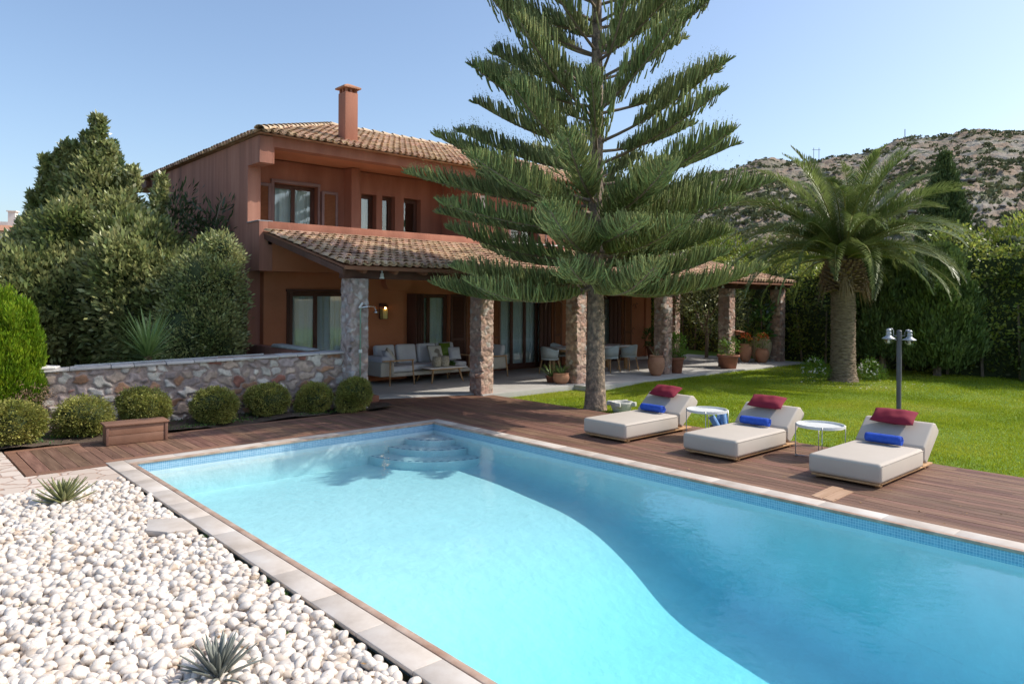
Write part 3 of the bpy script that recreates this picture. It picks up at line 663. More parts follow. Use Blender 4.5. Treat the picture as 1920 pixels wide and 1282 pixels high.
MB().box(X0+.3, YG+.3, 3.2, X1-.3, 23.3, 3.34).box(X0+.3, 19.2, 0, X1-.3, 19.3, 5.5).build('interior_light_block', M['shade_dark'], H)  # unseen slab and back wall added to block light, coloured dark
MB().box(X0+.3, 15.75, 3.30, 12.6, YU, 3.36).build('balcony_floor', M['terrace'], H)
# parapet, fascia, soffit
MB().box(X0+.20, YF, 3.30, 12.6, YF+.18, 3.83).build('parapet', M['stucco'], H, bevel=.006)
MB().box(12.6, YF+.05, 3.30, X1, YF+.25, 3.76).build('parapet', M['stucco'], H, bevel=.006)
MB().box(12.6, YF+.02, 3.762, X1+.03, YF+.29, 3.80).build('coping', M['white_plaster'], H)
MB().box(X0+.3, YF, 5.50, 12.6, YF+.30, 5.74).box(X0+.3, YF-.002, 5.12, X0+.34, YF+.33, 5.50).build('fascia', M['stucco'], H)
MB().box(X0+.3, YF+.30, 5.52, 12.6, YU, 5.60).build('soffit', M['stucco_porch'], H)
b = MB(); x = 12.95
b.box(12.86, 15.40, 5.60, X1+.2, 16.25, 5.65)
while x < X1: b.box(x, 15.42, 5.50, x+.07, 16.25, 5.60); x += .55
b.build('eave_boards', M['wood_beam'], H)
b = MB().box(6.40, 23.6, 5.46, 6.85, 25.0, 5.66); b.build('eave_boards', M['wood_beam'], H)
MB().box(X0-.002, 22.12, 4.3, X0+.05, 22.5, 4.95).build('window', M['shade_dark'], H)
# drain pipe at the corner of the porch wall
MB().tube([(20.9, 15.93, .05), (20.9, 15.93, 2.7)], .035, 10).build('drain_pipe', M['stucco_porch'], H, smooth=True)
MB().box(19.8, 15.86, .021, X1+.05, 15.998, .11).build('skirting', M['white_plaster'], H)

def window(x0, x1, z0, z1, y, parts_, curtain=(0, 1), handle=False, fw=.055, label=None, depth=.12, cm='curtain', post=.05):
    """frame set back in the opening, leaves with glass, curtain close behind"""
    f = MB(); yb = y+depth; e = .003
    f.box(x0+e, yb, z0+e, x0+fw, yb+.07, z1-e).box(x1-fw, yb, z0+e, x1-e, yb+.07, z1-e).box(x0+fw, yb, z1-fw, x1-fw, yb+.07, z1-e).box(x0+fw, yb, z0+e, x1-fw, yb+.07, z0+fw)
    xs = [x0+fw+(x1-x0-2*fw)*t for t in parts_]; gl = MB()
    for a, c in zip(xs, xs[1:]):
        q = .05; y2 = yb+.012
        f.box(a+.002, y2, z0+fw, a+q, y2+.045, z1-fw).box(c-q, y2, z0+fw, c-.002, y2+.045, z1-fw).box(a+q, y2, z1-fw-q, c-q, y2+.045, z1-fw).box(a+q, y2, z0+fw, c-q, y2+.045, z0+fw+.10)
        gl.box(a+q, y2+.018, z0+fw+.10, c-q, y2+.024, z1-fw-q)
    fr = f.build('window', M['wood_dark'], H, bevel=.004); gl.build('pane', M['glass'], fr)
    if curtain:
        a, c = x0+(x1-x0)*curtain[0], x0+(x1-x0)*curtain[1]; n = int((c-a)/.018); V = []; F = []
        for i in range(n+1):
            x = a+(c-a)*i/n; w_ = .028*math.sin(i*.62+2*math.sin(i*.09))+.012*math.sin(i*1.7)
            V += [(x, yb+.115+w_, z0+.06), (x, yb+.115+w_*.8, z1-.05)]
        F = [(2*i, 2*i+2, 2*i+3, 2*i+1) for i in range(n)]
        cu = MB().add(V, F).build('curtain', M[cm], fr, smooth=True)
    if handle:
        xm = xs[len(xs)//2]; MB().box(xm-.012, yb-.03, 1.0, xm+.012, yb+.01, 1.16).build('handle', M['wood_dark'], fr)
    return fr
def shutter(x, y, z0, z1, wdt, ang=0, louvre=True, m='shutter', fm='shutter_frame', name='shutter'):
    """hinged at x,y; ang in degrees from the wall"""
    f = MB(); q = .07; f.box(0, 0, 0, q, .035, z1-z0).box(wdt-q, 0, 0, wdt, .035, z1-z0).box(q, 0, 0, wdt-q, .035, q).box(q, 0, z1-z0-q, wdt-q, .035, z1-z0)
    if z1-z0 > 1.6: f.box(q, 0, (z1-z0)*.42, wdt-q, .035, (z1-z0)*.42+q)
    o = f.build(name, M[fm], H, bevel=.003); o.location = (x, y, z0); o.rotation_euler = (0, 0, R(ang))
    s = MB(); zz = q+.01
    while zz < z1-z0-q-.01:
        s.add([(q, .006, zz), (wdt-q, .006, zz), (wdt-q, .028, zz+.03), (q, .028, zz+.03), (q, .012, zz-.004), (wdt-q, .012, zz-.004), (wdt-q, .034, zz+.026), (q, .034, zz+.026)],
              [(0, 1, 2, 3), (7, 6, 5, 4), (0, 4, 5, 1), (3, 2, 6, 7), (0, 3, 7, 4), (1, 5, 6, 2)]); zz += .036
    s.build('louvres', M[m], o)
    return o
# ground floor
window(*gf[0], YG, (0, .42, 1), (0, 1), True, post=.05)
for k, (x, w_) in enumerate(((7.43, .05), (7.47, .05))): MB().box(x-.05, YG-.055-.02*k, .06, x+w_-.02, YG-.002, 2.30).build('door_leaf', M['wood_dark'], H)
MB().box(7.36, YG-.07, 2.272, 9.2, YG-.002, 2.33).build('lintel', M['wood_dark'], H)
window(*gf[1], YG, (0, .5, 1), (0, 1), True)
# folded shutters left of the second door, in separate leaves, and open shutters right of it
for i in range(4):
    MB().box(0, 0, 0, .34, .03, 2.22).build('folded_shutter', M['wood_dark'], H, bevel=.004); o = bpy.data.objects[-1] if False else None
for i, o in enumerate([c for c in H.children if c.name.startswith('folded_shutter')]):
    o.location = (10.72+.055*i, YG-.02, .03); o.rotation_euler = (0, 0, R(-78+5*i))
shutter(12.16, YG-.06, .03, 2.25, .52, 0, m='wood_dark', fm='wood_dark'); shutter(12.70, YG-.06, .03, 2.25, .46, 0, m='shutter', fm='wood_beam')
shutter(13.2, YG-.06, .03, 2.25, .40, 0, m='shutter', fm='wood_beam'); shutter(13.62, YG-.06, .03, 2.25, .36, 0, m='shutter', fm='wood_beam')
window(*gf[2], YG, (0, .26, .52, .76, 1), (0, 1), True)
for i in range(3): MB().box(15.62+.16*i, YG-.07-.01*i, .03, 15.75+.16*i, YG-.003, 2.25).build('folded_shutter', M['wood_dark'], H, bevel=.003)
shutter(16.24, YG-.06, .03, 2.25, .36, 0, m='shutter', fm='wood_beam')
window(*gf[3], YG, (0, .5, 1), (0, 1), True)
for i in range(3): MB().box(18.95+.2*i, YG-.06-.01*i, .03, 19.12+.2*i, YG-.003, 2.25).build('folded_shutter', M['wood_dark'], H, bevel=.003)
shutter(19.72, YG-.06, .03, 2.25, .40, 0, m='shutter', fm='wood_beam')
# arched wall piece beside the second door
b = MB(); pts = [(9.95, 2.72), (9.95, 2.47), (10.02, 2.38), (10.15, 2.34), (10.55, 2.34), (10.68, 2.40), (10.74, 2.5), (10.76, 2.72)]
b.extr(pts, 'y', YG-.22, YG-.002); b.build('corbel', M['stucco_porch'], H)
# upper floor
window(7.50, 8.66, 3.5, 4.95, YU, (0, .5, 1), (.0, 1), False, depth=.16)
MB().box(7.42, YU-.035, 3.5, 7.50, YU-.002, 5.0).box(8.66, YU-.035, 3.5, 8.72, YU-.002, 5.0).box(7.42, YU-.045, 4.95, 8.72, YU-.002, 5.03).build('window_surround', M['shutter_frame'], H, bevel=.004)
shutter(6.92, YU-.08, 3.42, 4.90, .48, 0); shutter(8.745, YU-.08, 3.42, 4.86, .46, 0)
for q in uf[1:]: window(*q, YU, (0, 1), (0, 1) if q[0] < 10 else None, depth=.20)
for q in uf2[1:]: window(*q, 16.25, (0, .5, 1), None)
for q in uf2[1:]:
    shutter(q[0]-.42, 16.17, q[2], q[3], .40, 0); shutter(q[1]+.02, 16.17, q[2], q[3], .40, 0)
MB().box(13.2, 16.22, 4.7, 13.65, 16.248, 5.15).build('window_surround', M['white_plaster'], H)

# ---- tiles
def tile_field(name, O, u, v, nrm, W, L, inside, parent, m='tile', pu=.185, pv=.30, tl=.36, r=.072, seed=3, pans=True):
    rs = np.random.RandomState(seed); O, u, v, nrm = [np.array(a, float) for a in (O, u, v, nrm)]; K = 6; parts_ = []
    angs = np.linspace(0, PI, K)
    nc = int(W/pu)+1; nr = int(L/pv)+1
    for inv in ((0, 1) if pans else (0,)):
        for i in range(nc):
            for j in range(nr):
                uu = (i+.5*inv)*pu+pu*.25; vv = j*pv
                if not inside(uu, vv+tl*.4): continue
                ju = rs.normal()*.006; jr = rs.normal()*.02; rr = r*(1+rs.normal()*.03); th = .014
                ring = []
                for t, sc in ((0, 1.05), (1, .88)):
                    for rad in (rr*sc, rr*sc-th):
                        a = np.cos(angs)*rad; h = np.sin(angs)*rad*(.82)
                        if inv: h = -h+.035; h += 0
                        off = .030*(1-t)+(.012 if not inv else 0)+rs.normal()*.003
                        ring.append(O+u*(uu+ju+jr*t*.4+0)+v*(vv+t*tl)+np.outer(a, u)+np.outer(h+off, nrm))
                V = np.concatenate(ring); F = []
                o0, i0, o1, i1 = 0, K, 2*K, 3*K
                for k in range(K-1): F += [(o0+k, o0+k+1, o1+k+1, o1+k), (i0+k+1, i0+k, i1+k, i1+k+1), (o0+k+1, o0+k, i0+k, i0+k+1), (o1+k, o1+k+1, i1+k+1, i1+k)]
                F += [(o0, i0, i1, o1) if not inv else (o0, o1, i1, i0), (o0+K-1, o1+K-1, i1+K-1, i0+K-1)]
                parts_.append((V, np.array(F)))
    V, F = cat(parts_); o = np_mesh(name, V, F, M[m], parent); return o
def ridge(name, a, b, parent, m='tile_pale', r=.11, seed=5):
    a = Vector(a); b = Vector(b); d = b-a; n = max(1, int(d.length/.36)); dn = d.normalized(); x = dn.cross(Vector((0, 0, 1))).normalized(); y = x.cross(dn)
    mb = MB(); K = 7
    for i in range(n):
        p = a+d*(i/n); q = a+d*((i+1.12)/n); vs = []
        for P_, rr, lift in ((p, r*1.1, .03), (q, r*.92, 0)):
            for th in (0, .014):
                for k in range(K):
                    an = PI*k/(K-1); vs.append(P_+x*math.cos(an)*(rr-th)+y*(math.sin(an)*(rr-th)*.8+lift-.02))
        F = []
        for k in range(K-1): F += [(k, k+1, 2*K+k+1, 2*K+k), (K+k+1, K+k, 3*K+k, 3*K+k+1), (k+1, k, K+k, K+k+1)]
        F += [(0, K, 3*K, 2*K), (K-1, 3*K-1, 4*K-1, 2*K-1)]
        mb.add(vs, F)
    return mb.build(name, M[m], parent)
zE = 5.745; yE = 15.38; zA = 7.40; yA = 20.2; xA = 10.7; xB = 17.0; xE = 21.45; xW = 6.46; yB = 24.97
sl_f = math.atan2(zA-zE, yA-yE); Lf = math.hypot(yA-yE, zA-zE)
RF = MB()
RF.add([(xW, yE, zE), (xE, yE, zE), (xB, yA, zA), (xA, yA, zA), (xW, yB, zE), (xE, yB, zE)], [(0, 1, 2, 3), (0, 3, 4), (4, 3, 2, 5), (1, 5, 2), (4, 5, 1, 0)])
roof = RF.build('roof', M['tile'], H)
tile_field('roof_tiles', (xW, yE-.06, zE-.005), (1, 0, 0), (0, math.cos(sl_f), math.sin(sl_f)), (0, -math.sin(sl_f), math.cos(sl_f)), xE-xW, Lf+.06,
           lambda u, v: u > v/Lf*(xA-xW)-.03 and u < (xE-xW)-v/Lf*(xE-xB)+.03 and v < Lf+.05, roof, seed=3)
sl_s = math.atan2(zA-zE, xA-xW); Ls = math.hypot(xA-xW, zA-zE)
tile_field('roof_tiles', (xW-.05, yB, zE-.005), (0, -1, 0), (math.cos(sl_s), 0, math.sin(sl_s)), (-math.sin(sl_s), 0, math.cos(sl_s)), yB-yE, Ls+.05,
           lambda u, v: u > v/Ls*(yB-yA)-.03 and u < (yB-yE)-v/Ls*(yA-yE)+.03 and v < Ls, roof, seed=4)
ridge('ridge_tiles', (xW-.02, yE-.02, zE+.05), (xA, yA, zA+.05), roof); ridge('ridge_tiles', (xA, yA, zA+.05), (xB, yA, zA+.05), roof)
ridge('ridge_tiles', (xW, yB, zE+.05), (xA, yA, zA+.05), roof); ridge('ridge_tiles', (xE, yE, zE+.05), (xB, yA, zA+.05), roof)
# chimney
ch = MB().box(8.84, 15.92, 5.8, 9.19, 16.27, 7.22).build('chimney', M['stucco'], roof, bevel=.006)
b = MB()
for x in (8.86, 8.985, 9.13): b.box(x, 15.93, 7.22, x+.05, 15.98, 7.32).box(x, 16.21, 7.22, x+.05, 16.26, 7.32)
b.box(8.86, 16.07, 7.22, 8.91, 16.12, 7.32).box(9.13, 16.07, 7.22, 9.18, 16.12, 7.32).build('chimney_vents', M['stucco'], ch)
MB().add([(8.78, 15.86, 7.32), (9.25, 15.86, 7.32), (9.25, 16.33, 7.32), (8.78, 16.33, 7.32), (8.78, 15.86, 7.36), (9.25, 15.86, 7.36), (9.25, 16.33, 7.36), (8.78, 16.33, 7.36), (8.96, 16.04, 7.45), (9.07, 16.04, 7.45), (9.07, 16.15, 7.45), (8.96, 16.15, 7.45)],
    [(3, 2, 1, 0), (0, 1, 5, 4), (1, 2, 6, 5), (2, 3, 7, 6), (3, 0, 4, 7), (4, 5, 9, 8), (5, 6, 10, 9), (6, 7, 11, 10), (7, 4, 8, 11), (8, 9, 10, 11)]).build('chimney_cap', M['terra'], ch)
# porch roof
pxW, pxE, pyE, pzE, pyT, pzT = 6.62, 23.92, 11.92, 2.745, YF-.01, 3.62
a_ = math.atan2(pzT-pzE, pyT-pyE); Lp = math.hypot(pyT-pyE, pzT-pzE); ca, sa = math.cos(a_), math.sin(a_)
pr = MB().extr([(pyE+.02, pzE-.02), (pyT, pzT-.02), (pyT, pzT-.07), (pyE+.02, pzE-.07)], 'x', pxW, pxE).build('porch_roof', M['wood_beam'], H)
MB().box(21.3, YF, 3.49, pxE, 17.6, 3.60).build('rear_porch_roof', M['tile'], H) 
tile_field('roof_tiles', (pxW-.02, pyE-.03, pzE-.012), (1, 0, 0), (0, ca, sa), (0, -sa, ca), pxE-pxW, Lp, lambda u, v: v < Lp-.02, pr, seed=8)
# verge boards, rafters, beam
MB().extr([(pyE+.10, pzE-.075), (pyT, pzT-.075), (pyT, pzT-.20), (pyE+.10, pzE-.19)], 'x', pxW+.02, pxW+.07).build('verge_board', M['wood_dark'], H)
MB().extr([(pyE+.10, pzE-.075), (pyT, pzT-.075), (pyT, pzT-.20), (pyE+.10, pzE-.19)], 'x', pxE-.07, pxE-.02).build('verge_board', M['wood_dark'], H)
MB().box(pxW, pyE+.0, pzE-.095, pxE, pyE+.03, pzE-.03).build('eave_board', M['wood_beam'], H)
x = pxW+.45
while x < pxE-.2:
    MB().extr([(pyE+.03, pzE-.072), (pyT, pzT-.072), (pyT, pzT-.17), (pyE+.12, pzE-.16)], 'x', x, x+.075).build('rafter', M['wood_beam'], H, bevel=.004); x += .70
for xa, xb in ((6.8, 13.4), (13.4, 24.0)): MB().box(xa+.002, 12.28, 2.50, xb, 12.46, 2.675).build('beam', M['wood_dark'], H, bevel=.006)
# pillars
PILX = [(6.92, .37), (10.12, .36), (13.22, .35), (16.88, .35), (20.24, .35), (23.52, .34)]
for i, (x, w_) in enumerate(PILX):
    y = 12.2; stone_box('pillar', [(x, y), (x+w_, y), (x+w_, y+.37), (x, y+.37)], -.10 if i != 0 else 0, 2.497, .13, PAL_PIL if i else [((.38, .30, .27), 4), ((.44, .38, .35), 4), ((.34, .25, .22), 3), ((.5, .46, .43), 2)],
        (.38, .27, .22) if i else (.42, .33, .29), .022, .02, H, 20+i, .8)
stone_box('pillar', [(22.75, 16.0), (23.1, 16.0), (23.1, 16.36), (22.75, 16.36)], -.1, 3.45, .15, PAL_PIL, (.30, .22, .185), .02, .025, H, 40, .8)
# brick end of the bed by the first pillar
struct(MB().box(7.62, 12.85, -.02, 7.95, 13.10, .12).build('brick_kerb', M['terra_dark'], bevel=.01))
# spot lamps under the eave
sp = None
for i, (x, lab) in enumerate(((7.62, 'white spotlight under the eave between the first two porch pillars'), (10.0, 'white spotlight under the eave at the second porch pillar from the left'),
                             (19.95, 'small white spotlight under the eave beside the fifth porch pillar'), (23.3, 'small white spotlight under the eave at the last porch pillar'))):
    if sp is None:
        sp = thing('spotlight', lab, 'spotlight', group='spotlights under the porch eave')
        MB().tube([(0, 0, 0), (0, 0, -.05)], .014, 8).build('bracket', M['white_paint'], sp); MB().lathe([(.03, -.05), (.036, -.06), (.036, -.12), (.05, -.135), (.05, -.155), (.01, -.15)], n=16).build('lamp_head', M['white_paint'], sp, smooth=True); o = sp
    else: o = copy_tree(sp); o['label'] = lab
    o.location = (x, 12.24, 2.66)
# wall lantern
WLn = thing('wall_lantern', 'brass wall lantern with yellow glass on the orange wall above the sofa', 'lantern', (9.97, 15.998, 1.60))
MB().box(-.10, -.02, .0, .10, 0, .40).build('back_plate', M['wood_dark'], WLn, bevel=.01)
f = MB()
for sx in (-1, 1): f.bar((sx*.085, -.04, .0), (sx*.10, -.04, .30), .012, .012).bar((sx*.075, -.15, .0), (sx*.09, -.15, .30), .012, .012)
f.lathe([(.12, .30), (.11, .33), (.07, .38), (.02, .40)], (0, -.09, 0), 16).box(-.09, -.16, -.012, .09, -.02, .0).build('frame', M['wood_beam'], WLn)
gm = mat('amber_glass', [(.55, .48, .16), (.62, .55, .2)], .3, 3); MB().box(-.075, -.145, .002, .085, -.03, .26).build('glass', gm, WLn)
lm = bpy.data.materials.new('lit_bulb'); lm.use_nodes = True; pb = lm.node_tree.nodes['Principled BSDF']; pb.inputs['Emission Color'].default_value = (1, .5, .16, 1); pb.inputs['Emission Strength'].default_value = 14
MB().lathe([(.004, .25), (.022, .265), (.022, .285), (.004, .30)], (0, -.155, 0), 12).build('bulb', lm, WLn, smooth=True)
# marble slab lying on the low wall beside the porch
o = MB().extr([(-.85, .0), (.85, .0), (.90, .03), (.80, .075), (-.80, .05), (-.9, .03)], 'x', -.12, .12).build('trough', M['old_marble'], bevel=.012)
o.location = (6.66, 14.05, 1.062); tag(o, 'long pale stone slab resting on the low red wall left of the porch', 'stone slab')
# shower on the first pillar
SH = thing('shower_pipe', 'green garden shower pipe with a chrome shower head fixed to the first stone pillar', 'shower', (7.08, 12.13, 0))
MB().tube([(0, 0, .05), (0, 0, 1.98), (0, .0, 2.02)], .014, 8).build('pipe', M['green_pipe'], SH, smooth=True)
MB().tube([(-.03, -.005, 1.93), (.035, -.02, 2.03)], .02, 8).build('valve', M['white_paint'], SH); MB().box(-.03, -.02, 1.08, .03, .02, 1.14).build('valve', M['white_paint'], SH)
MB().tube([(0, -.01, 1.94), (.22, -.01, 1.965), (.30, -.01, 1.95), (.335, -.01, 1.88)], .011, 8).build('arm', M['chrome'], SH, smooth=True)
MB().lathe([(.012, .05), (.02, .03), (.055, .01), (.058, 0), (.01, -.002)], (.335, -.01, 1.84), 18).build('shower_head', M['chrome'], SH, smooth=True)
# ================================================================== POOLSIDE OBJECTS
def pillow(name, m, L, W, T, parent=None, pinch=.12, n=22):
    """cushion lying flat: long L (y), W (x), thick T, corners pulled out"""
    V = []; F = []
    for side in (1, -1):
        for i in range(n+1):
            for j in range(n+1):
                u = i/n*2-1; v = j/n*2-1; h = T/2*((1-abs(u)**2.6)*(1-abs(v)**2.6))**.55
                k = 1-pinch*(1-abs(u)**2)*.0; x = W/2*u*(1-pinch*(1-v*v)*.35); y = L/2*v*(1-pinch*(1-u*u)*.35)
                h *= 1+.06*math.sin(u*5+v*3)+.05*math.sin(v*9-u*2); V.append((x, y, side*h))
    N1 = (n+1)**2
    for i in range(n):
        for j in range(n):
            a = i*(n+1)+j; F.append((a, a+n+1, a+n+2, a+1)); a += N1; F.append((a, a+1, a+n+2, a+n+1))
    mb = MB(); mb.v = V; mb.f = F; o = mb.build(name, m, parent, smooth=True); return o
def towel_roll(name, m, L, r, parent=None):
    """spiral roll along y"""
    mb = MB(); n = 46; prof = []
    for i in range(n):
        a = i/n*2*PI*3.1; rr = r*(.22+.78*i/n); prof.append((math.cos(a)*rr, math.sin(a)*rr))
    outer = prof+[(p[0]*(1-.10/max(.3, math.hypot(*p)/r)), p[1]*(1-.10/max(.3, math.hypot(*p)/r))) for p in prof[::-1]]
    ys_ = np.linspace(-L/2, L/2, 13); V = []
    for k, y in enumerate(ys_):
        s_ = 1-.06*(abs(y)/(L/2))**6+.015*math.sin(k*1.9)
        V += [(p[0]*s_, y, p[1]*s_*.94) for p in outer]
    K = len(outer); F = []
    for k in range(12):
        for i in range(K): F.append((k*K+i, k*K+(i+1) % K, (k+1)*K+(i+1) % K, (k+1)*K+i))
    h = K//2
    for i in range(h-1):
        F.append((i, i+1, K-2-i, K-1-i)); F.append((12*K+K-1-i, 12*K+K-2-i, 12*K+i+1, 12*K+i))
    mb.v = V; mb.f = F; return mb.build(name, m, parent, smooth=True)
def make_lounger(label):
    t = thing('sun_lounger', label, 'sun lounger', group='cushioned sun loungers on the deck')
    W = .42
    f = MB().box(.06, -W+.03, .032, 1.74, -W+.12, .054).box(.06, W-.12, .032, 1.74, W-.03, .054).box(0.03, -W+.03, .030, .10, W-.03, .056)
    f.box(1.58, -W+.111, .034, 1.66, W-.111, .064)
    x = .14
    while x < 1.56: f.box(x, -W+.112, .040, x+.06, W-.112, .052); x += .09
    f.build('frame', M['teak'], t, bevel=.005)
    for x, y in ((.14, -W+.08), (.14, W-.08), (1.54, -W+.08), (1.54, W-.08)): MB().box(x-.03, y-.03, 0, x+.03, y+.03, .032).build('leg', M['teak'], t, bevel=.003)
    def cushion(name, poly, par, bulge=.012):
        mb = MB().extr(poly, 'y', -W, W); o = mb.build(name, M['mattress'], par, bevel=.045, seg=5); return o
    mt = cushion('mattress', [(0.0, .058), (1.34, .058), (1.34, .285), (0.0, .285)], t)
    MB().tube([(.0+.03, -W-.001, .262), (1.31, -W-.001, .262)], .004, 6).build('piping', M['mattress'], mt)
    cushion('backrest', [(1.352, .13), (1.44, .078), (1.87, .41), (1.875, .46), (1.76, .555), (1.68, .56), (1.352, .30)], t)
    MB().bar((1.45, -.2, .06), (1.70, -.2, .26), .02, .02).bar((1.45, .2, .06), (1.70, .2, .26), .02, .02).bar((1.70, -.21, .26), (1.70, .21, .26), .02, .02).build('backrest_stay', M['steel'], t)
    return t
spots = [((8.32, 7.12), 'cushioned sun lounger nearest the conifer trunk, a round white table at its side'),
         ((8.44, 5.38), 'middle cushioned sun lounger, standing between the two round white tables'),
         ((8.44, 3.60), 'cushioned sun lounger in front of the double lamp post and beside the pale repair boards')]
first = None
for i, ((x, y), lab) in enumerate(spots):
    o = make_lounger(lab) if first is None else copy_tree(first); first = first or o; o['label'] = lab; o.location = (x, y, 0)
wh = ('nearest the conifer trunk', 'in the middle', 'in front of the lamp post')
pp = None; tt = None
for i, ((x, y), _) in enumerate(spots):
    lab = 'burgundy pillow on the backrest of the sun lounger '+wh[i]
    if pp is None: pp = pillow('pillow', M['red_cloth'], .53, .28, .135); o = pp
    else: o = pp.copy(); COL.objects.link(o)
    tag(o, lab, 'pillow', 'burgundy pillows on the sun loungers'); o.location = (x+1.60, y+.03, .605); o.rotation_euler = (R(1), R(-30), R((-3, 4, 2)[i]))
    lab = 'rolled royal blue towel on the sun lounger '+wh[i]
    if tt is None: tt = towel_roll('rolled_towel', M['blue_towel'], .43, .076); o = tt
    else: o = tt.copy(); COL.objects.link(o)
    tag(o, lab, 'towel', 'royal blue towels on the sun loungers'); o.location = (x+1.24, y+.02, .362); o.rotation_euler = (0, R((10, -20, 5)[i]), R((-2, 3, 1)[i]))
# round white side tables
def make_table(lab):
    t = thing('side_table', lab, 'side table', group='round white side tables between the loungers'); r = .305
    MB().lathe([(.002, .425), (r-.012, .425), (r-.012, .452), (r, .452), (r, .415), (.002, .412)], n=48).build('table_top', M['white_paint'], t, smooth=False)
    rg = []
    for k in range(4):
        a = k*PI/2+.5; c_, s_ = math.cos(a), math.sin(a)
        MB().tube([((r+.004)*c_, (r+.004)*s_, .45), ((r+.004)*c_, (r+.004)*s_, .03), ((r-.03)*c_, (r-.03)*s_, .012)], .006, 8).lathe([(.014, 0), (.014, .02), (.006, .026)], ((r+.004)*c_, (r+.004)*s_, 0), 10).build('leg', M['steel'], t, smooth=True)
    MB().tube([(r*math.cos(.5), r*math.sin(.5), .012), (-r*math.cos(.5), -r*math.sin(.5), .012)], .006, 6).tube([(-r*math.sin(.5), r*math.cos(.5), .0125), (r*math.sin(.5), -r*math.cos(.5), .0125)], .006, 6).build('crossbar', M['steel'], t)
    return t
t1 = make_table('round white tray table with towels in a basket beneath it'); t1.location = (9.60, 6.15, 0)
t2 = copy_tree(t1); t2['label'] = 'round white tray table by the lounger with the lamp post behind, nothing under it'; t2.location = (9.60, 4.40, 0)
bk = MB().lathe([(.10, .0), (.13, .02), (.15, .12), (.155, .16), (.145, .16), (.135, .03), (.01, .02)], n=28).build('basket', M['wicker'], smooth=True); bk.location = (9.92, 6.12, 0)
tag(bk, 'wicker basket holding light blue rolled towels under the round table', 'basket')
for i, (dx, dy, rx, rz, zz, lab) in enumerate(((-.06, .04, 58, 20, .20, 'light blue rolled towel leaning left in the wicker basket'), (.05, -.03, 72, -35, .24, 'light blue rolled towel standing highest in the wicker basket'), (.06, .07, 50, -80, .19, 'light blue rolled towel lying low at the right of the wicker basket'))):
    o = towel_roll('rolled_towel', M['light_towel'], .26, .065) if i == 0 else lt.copy()
    if i: COL.objects.link(o)
    else: lt = o
    tag(o, lab, 'towel', 'light blue towels in the basket'); o.location = (9.92+dx, 6.12+dy, zz); o.rotation_euler = (R(rx), 0, R(rz))
# lamp post
LP = thing('lamp_post', 'grey garden lamp post with two round glass lamps behind a sun lounger', 'lamp post', (11.42, 4.06, -.03))
MB().lathe([(.055, 0), (.055, .02), (.033, .03), (.033, .96), (.037, .965), (.037, 1.04), (.0365, 1.04), (.0365, 1.70), (.028, 1.71), (.003, 1.715)], n=20).build('post', M['grey_metal'], LP, smooth=True).modifiers.new('e', 'EDGE_SPLIT')
dirv = Vector((.741, -.671, 0))
for sgn, dz in ((-1, 0), (1, -.02)):
    q = dirv*sgn; nm = 'lamp'
    MB().tube([q*.03+Vector((0, 0, 1.63)), q*.085+Vector((0, 0, 1.63)), q*.085+Vector((0, 0, 1.70+dz)), q*.10+Vector((0, 0, 1.73+dz)), q*.15+Vector((0, 0, 1.735+dz))], .007, 8).build('lamp_arm', M['lamp_hood'], LP, smooth=True)
    MB().tube([q*.03+Vector((0, 0, 1.57)), q*.07+Vector((0, 0, 1.57))], .006, 8).build('lamp_arm', M['lamp_hood'], LP)
    c = q*.155; L_ = MB().lathe([(.004, 1.735), (.022, 1.733), (.036, 1.715), (.038, 1.70), (.030, 1.697), (.034, 1.675), (.037, 1.672), (.037, 1.655), (.032, 1.65), (.037, 1.63), (.052, 1.615), (.092, 1.592), (.094, 1.583), (.066, 1.588), (.01, 1.59)], (c.x, c.y, dz), 24).build('lamp_hood', M['lamp_hood'], LP, smooth=True)
    a_s = np.linspace(0, PI/2, 9); MB().lathe([(.066*math.cos(a)+.0005, 1.585-.075*math.sin(a)) for a in a_s], (c.x, c.y, dz), 24).build('lamp_globe', M['globe'], L_, smooth=True)
    MB().lathe([(.012, 1.59), (.014, 1.56), (.022, 1.54), (.018, 1.525), (.002, 1.52)], (c.x, c.y, dz), 14).build('bulb', M['white_paint'], L_, smooth=True)
# wooden storage bench by the bed
BN = thing('bench_box', 'brown wooden storage bench standing on the deck between the round bushes', 'bench', (2.59, 11.42, 0), R(-3))
MB().box(.015, .015, 0, .80, .34, .13).box(.015, .015, .134, .80, .34, .262).build('box_panels', M['deck_x'], BN, bevel=.003)
MB().box(0, 0, 0, .04, .04, .262).box(.775, 0, 0, .815, .04, .262).build('corner_post', M['deck'], BN, bevel=.003)
MB().box(-.012, -.015, .264, .83, .37, .292).build('lid', M['deck_x'], BN, bevel=.004)
# marble basin by the conifer
MBn = thing('stone_basin', 'weathered white stone mortar basin at the foot of the conifer trunk', 'stone basin', (10.78, 8.78, -.045))
MBn.scale = (.86, .86, .78)
MB().lathe([(.16, 0), (.21, .10), (.25, .24), (.255, .28), (.20, .285), (.18, .24), (.12, .14), (.01, .12)], n=32).build('bowl', M['old_marble'], MBn, smooth=True)
for k in range(4):
    a = k*PI/2+.4; o = MB().extr([(-.06, .18), (.06, .18), (.06, .285), (-.06, .285)], 'x', .22, .33).build('lug', M['old_marble'], MBn, bevel=.015); o.rotation_euler = (0, 0, a)

# ================================================================== PORCH FURNITURE
def legs(par, pts, r=.022, m='teak'):
    for (a, b) in pts: MB().tube([a, b], [r, r*.65], 8).build('leg', M[m], par, smooth=True)
SF = thing('sofa', 'grey corner sofa with woven beige shell and wooden legs under the porch', 'sofa', (0, 0, .02))
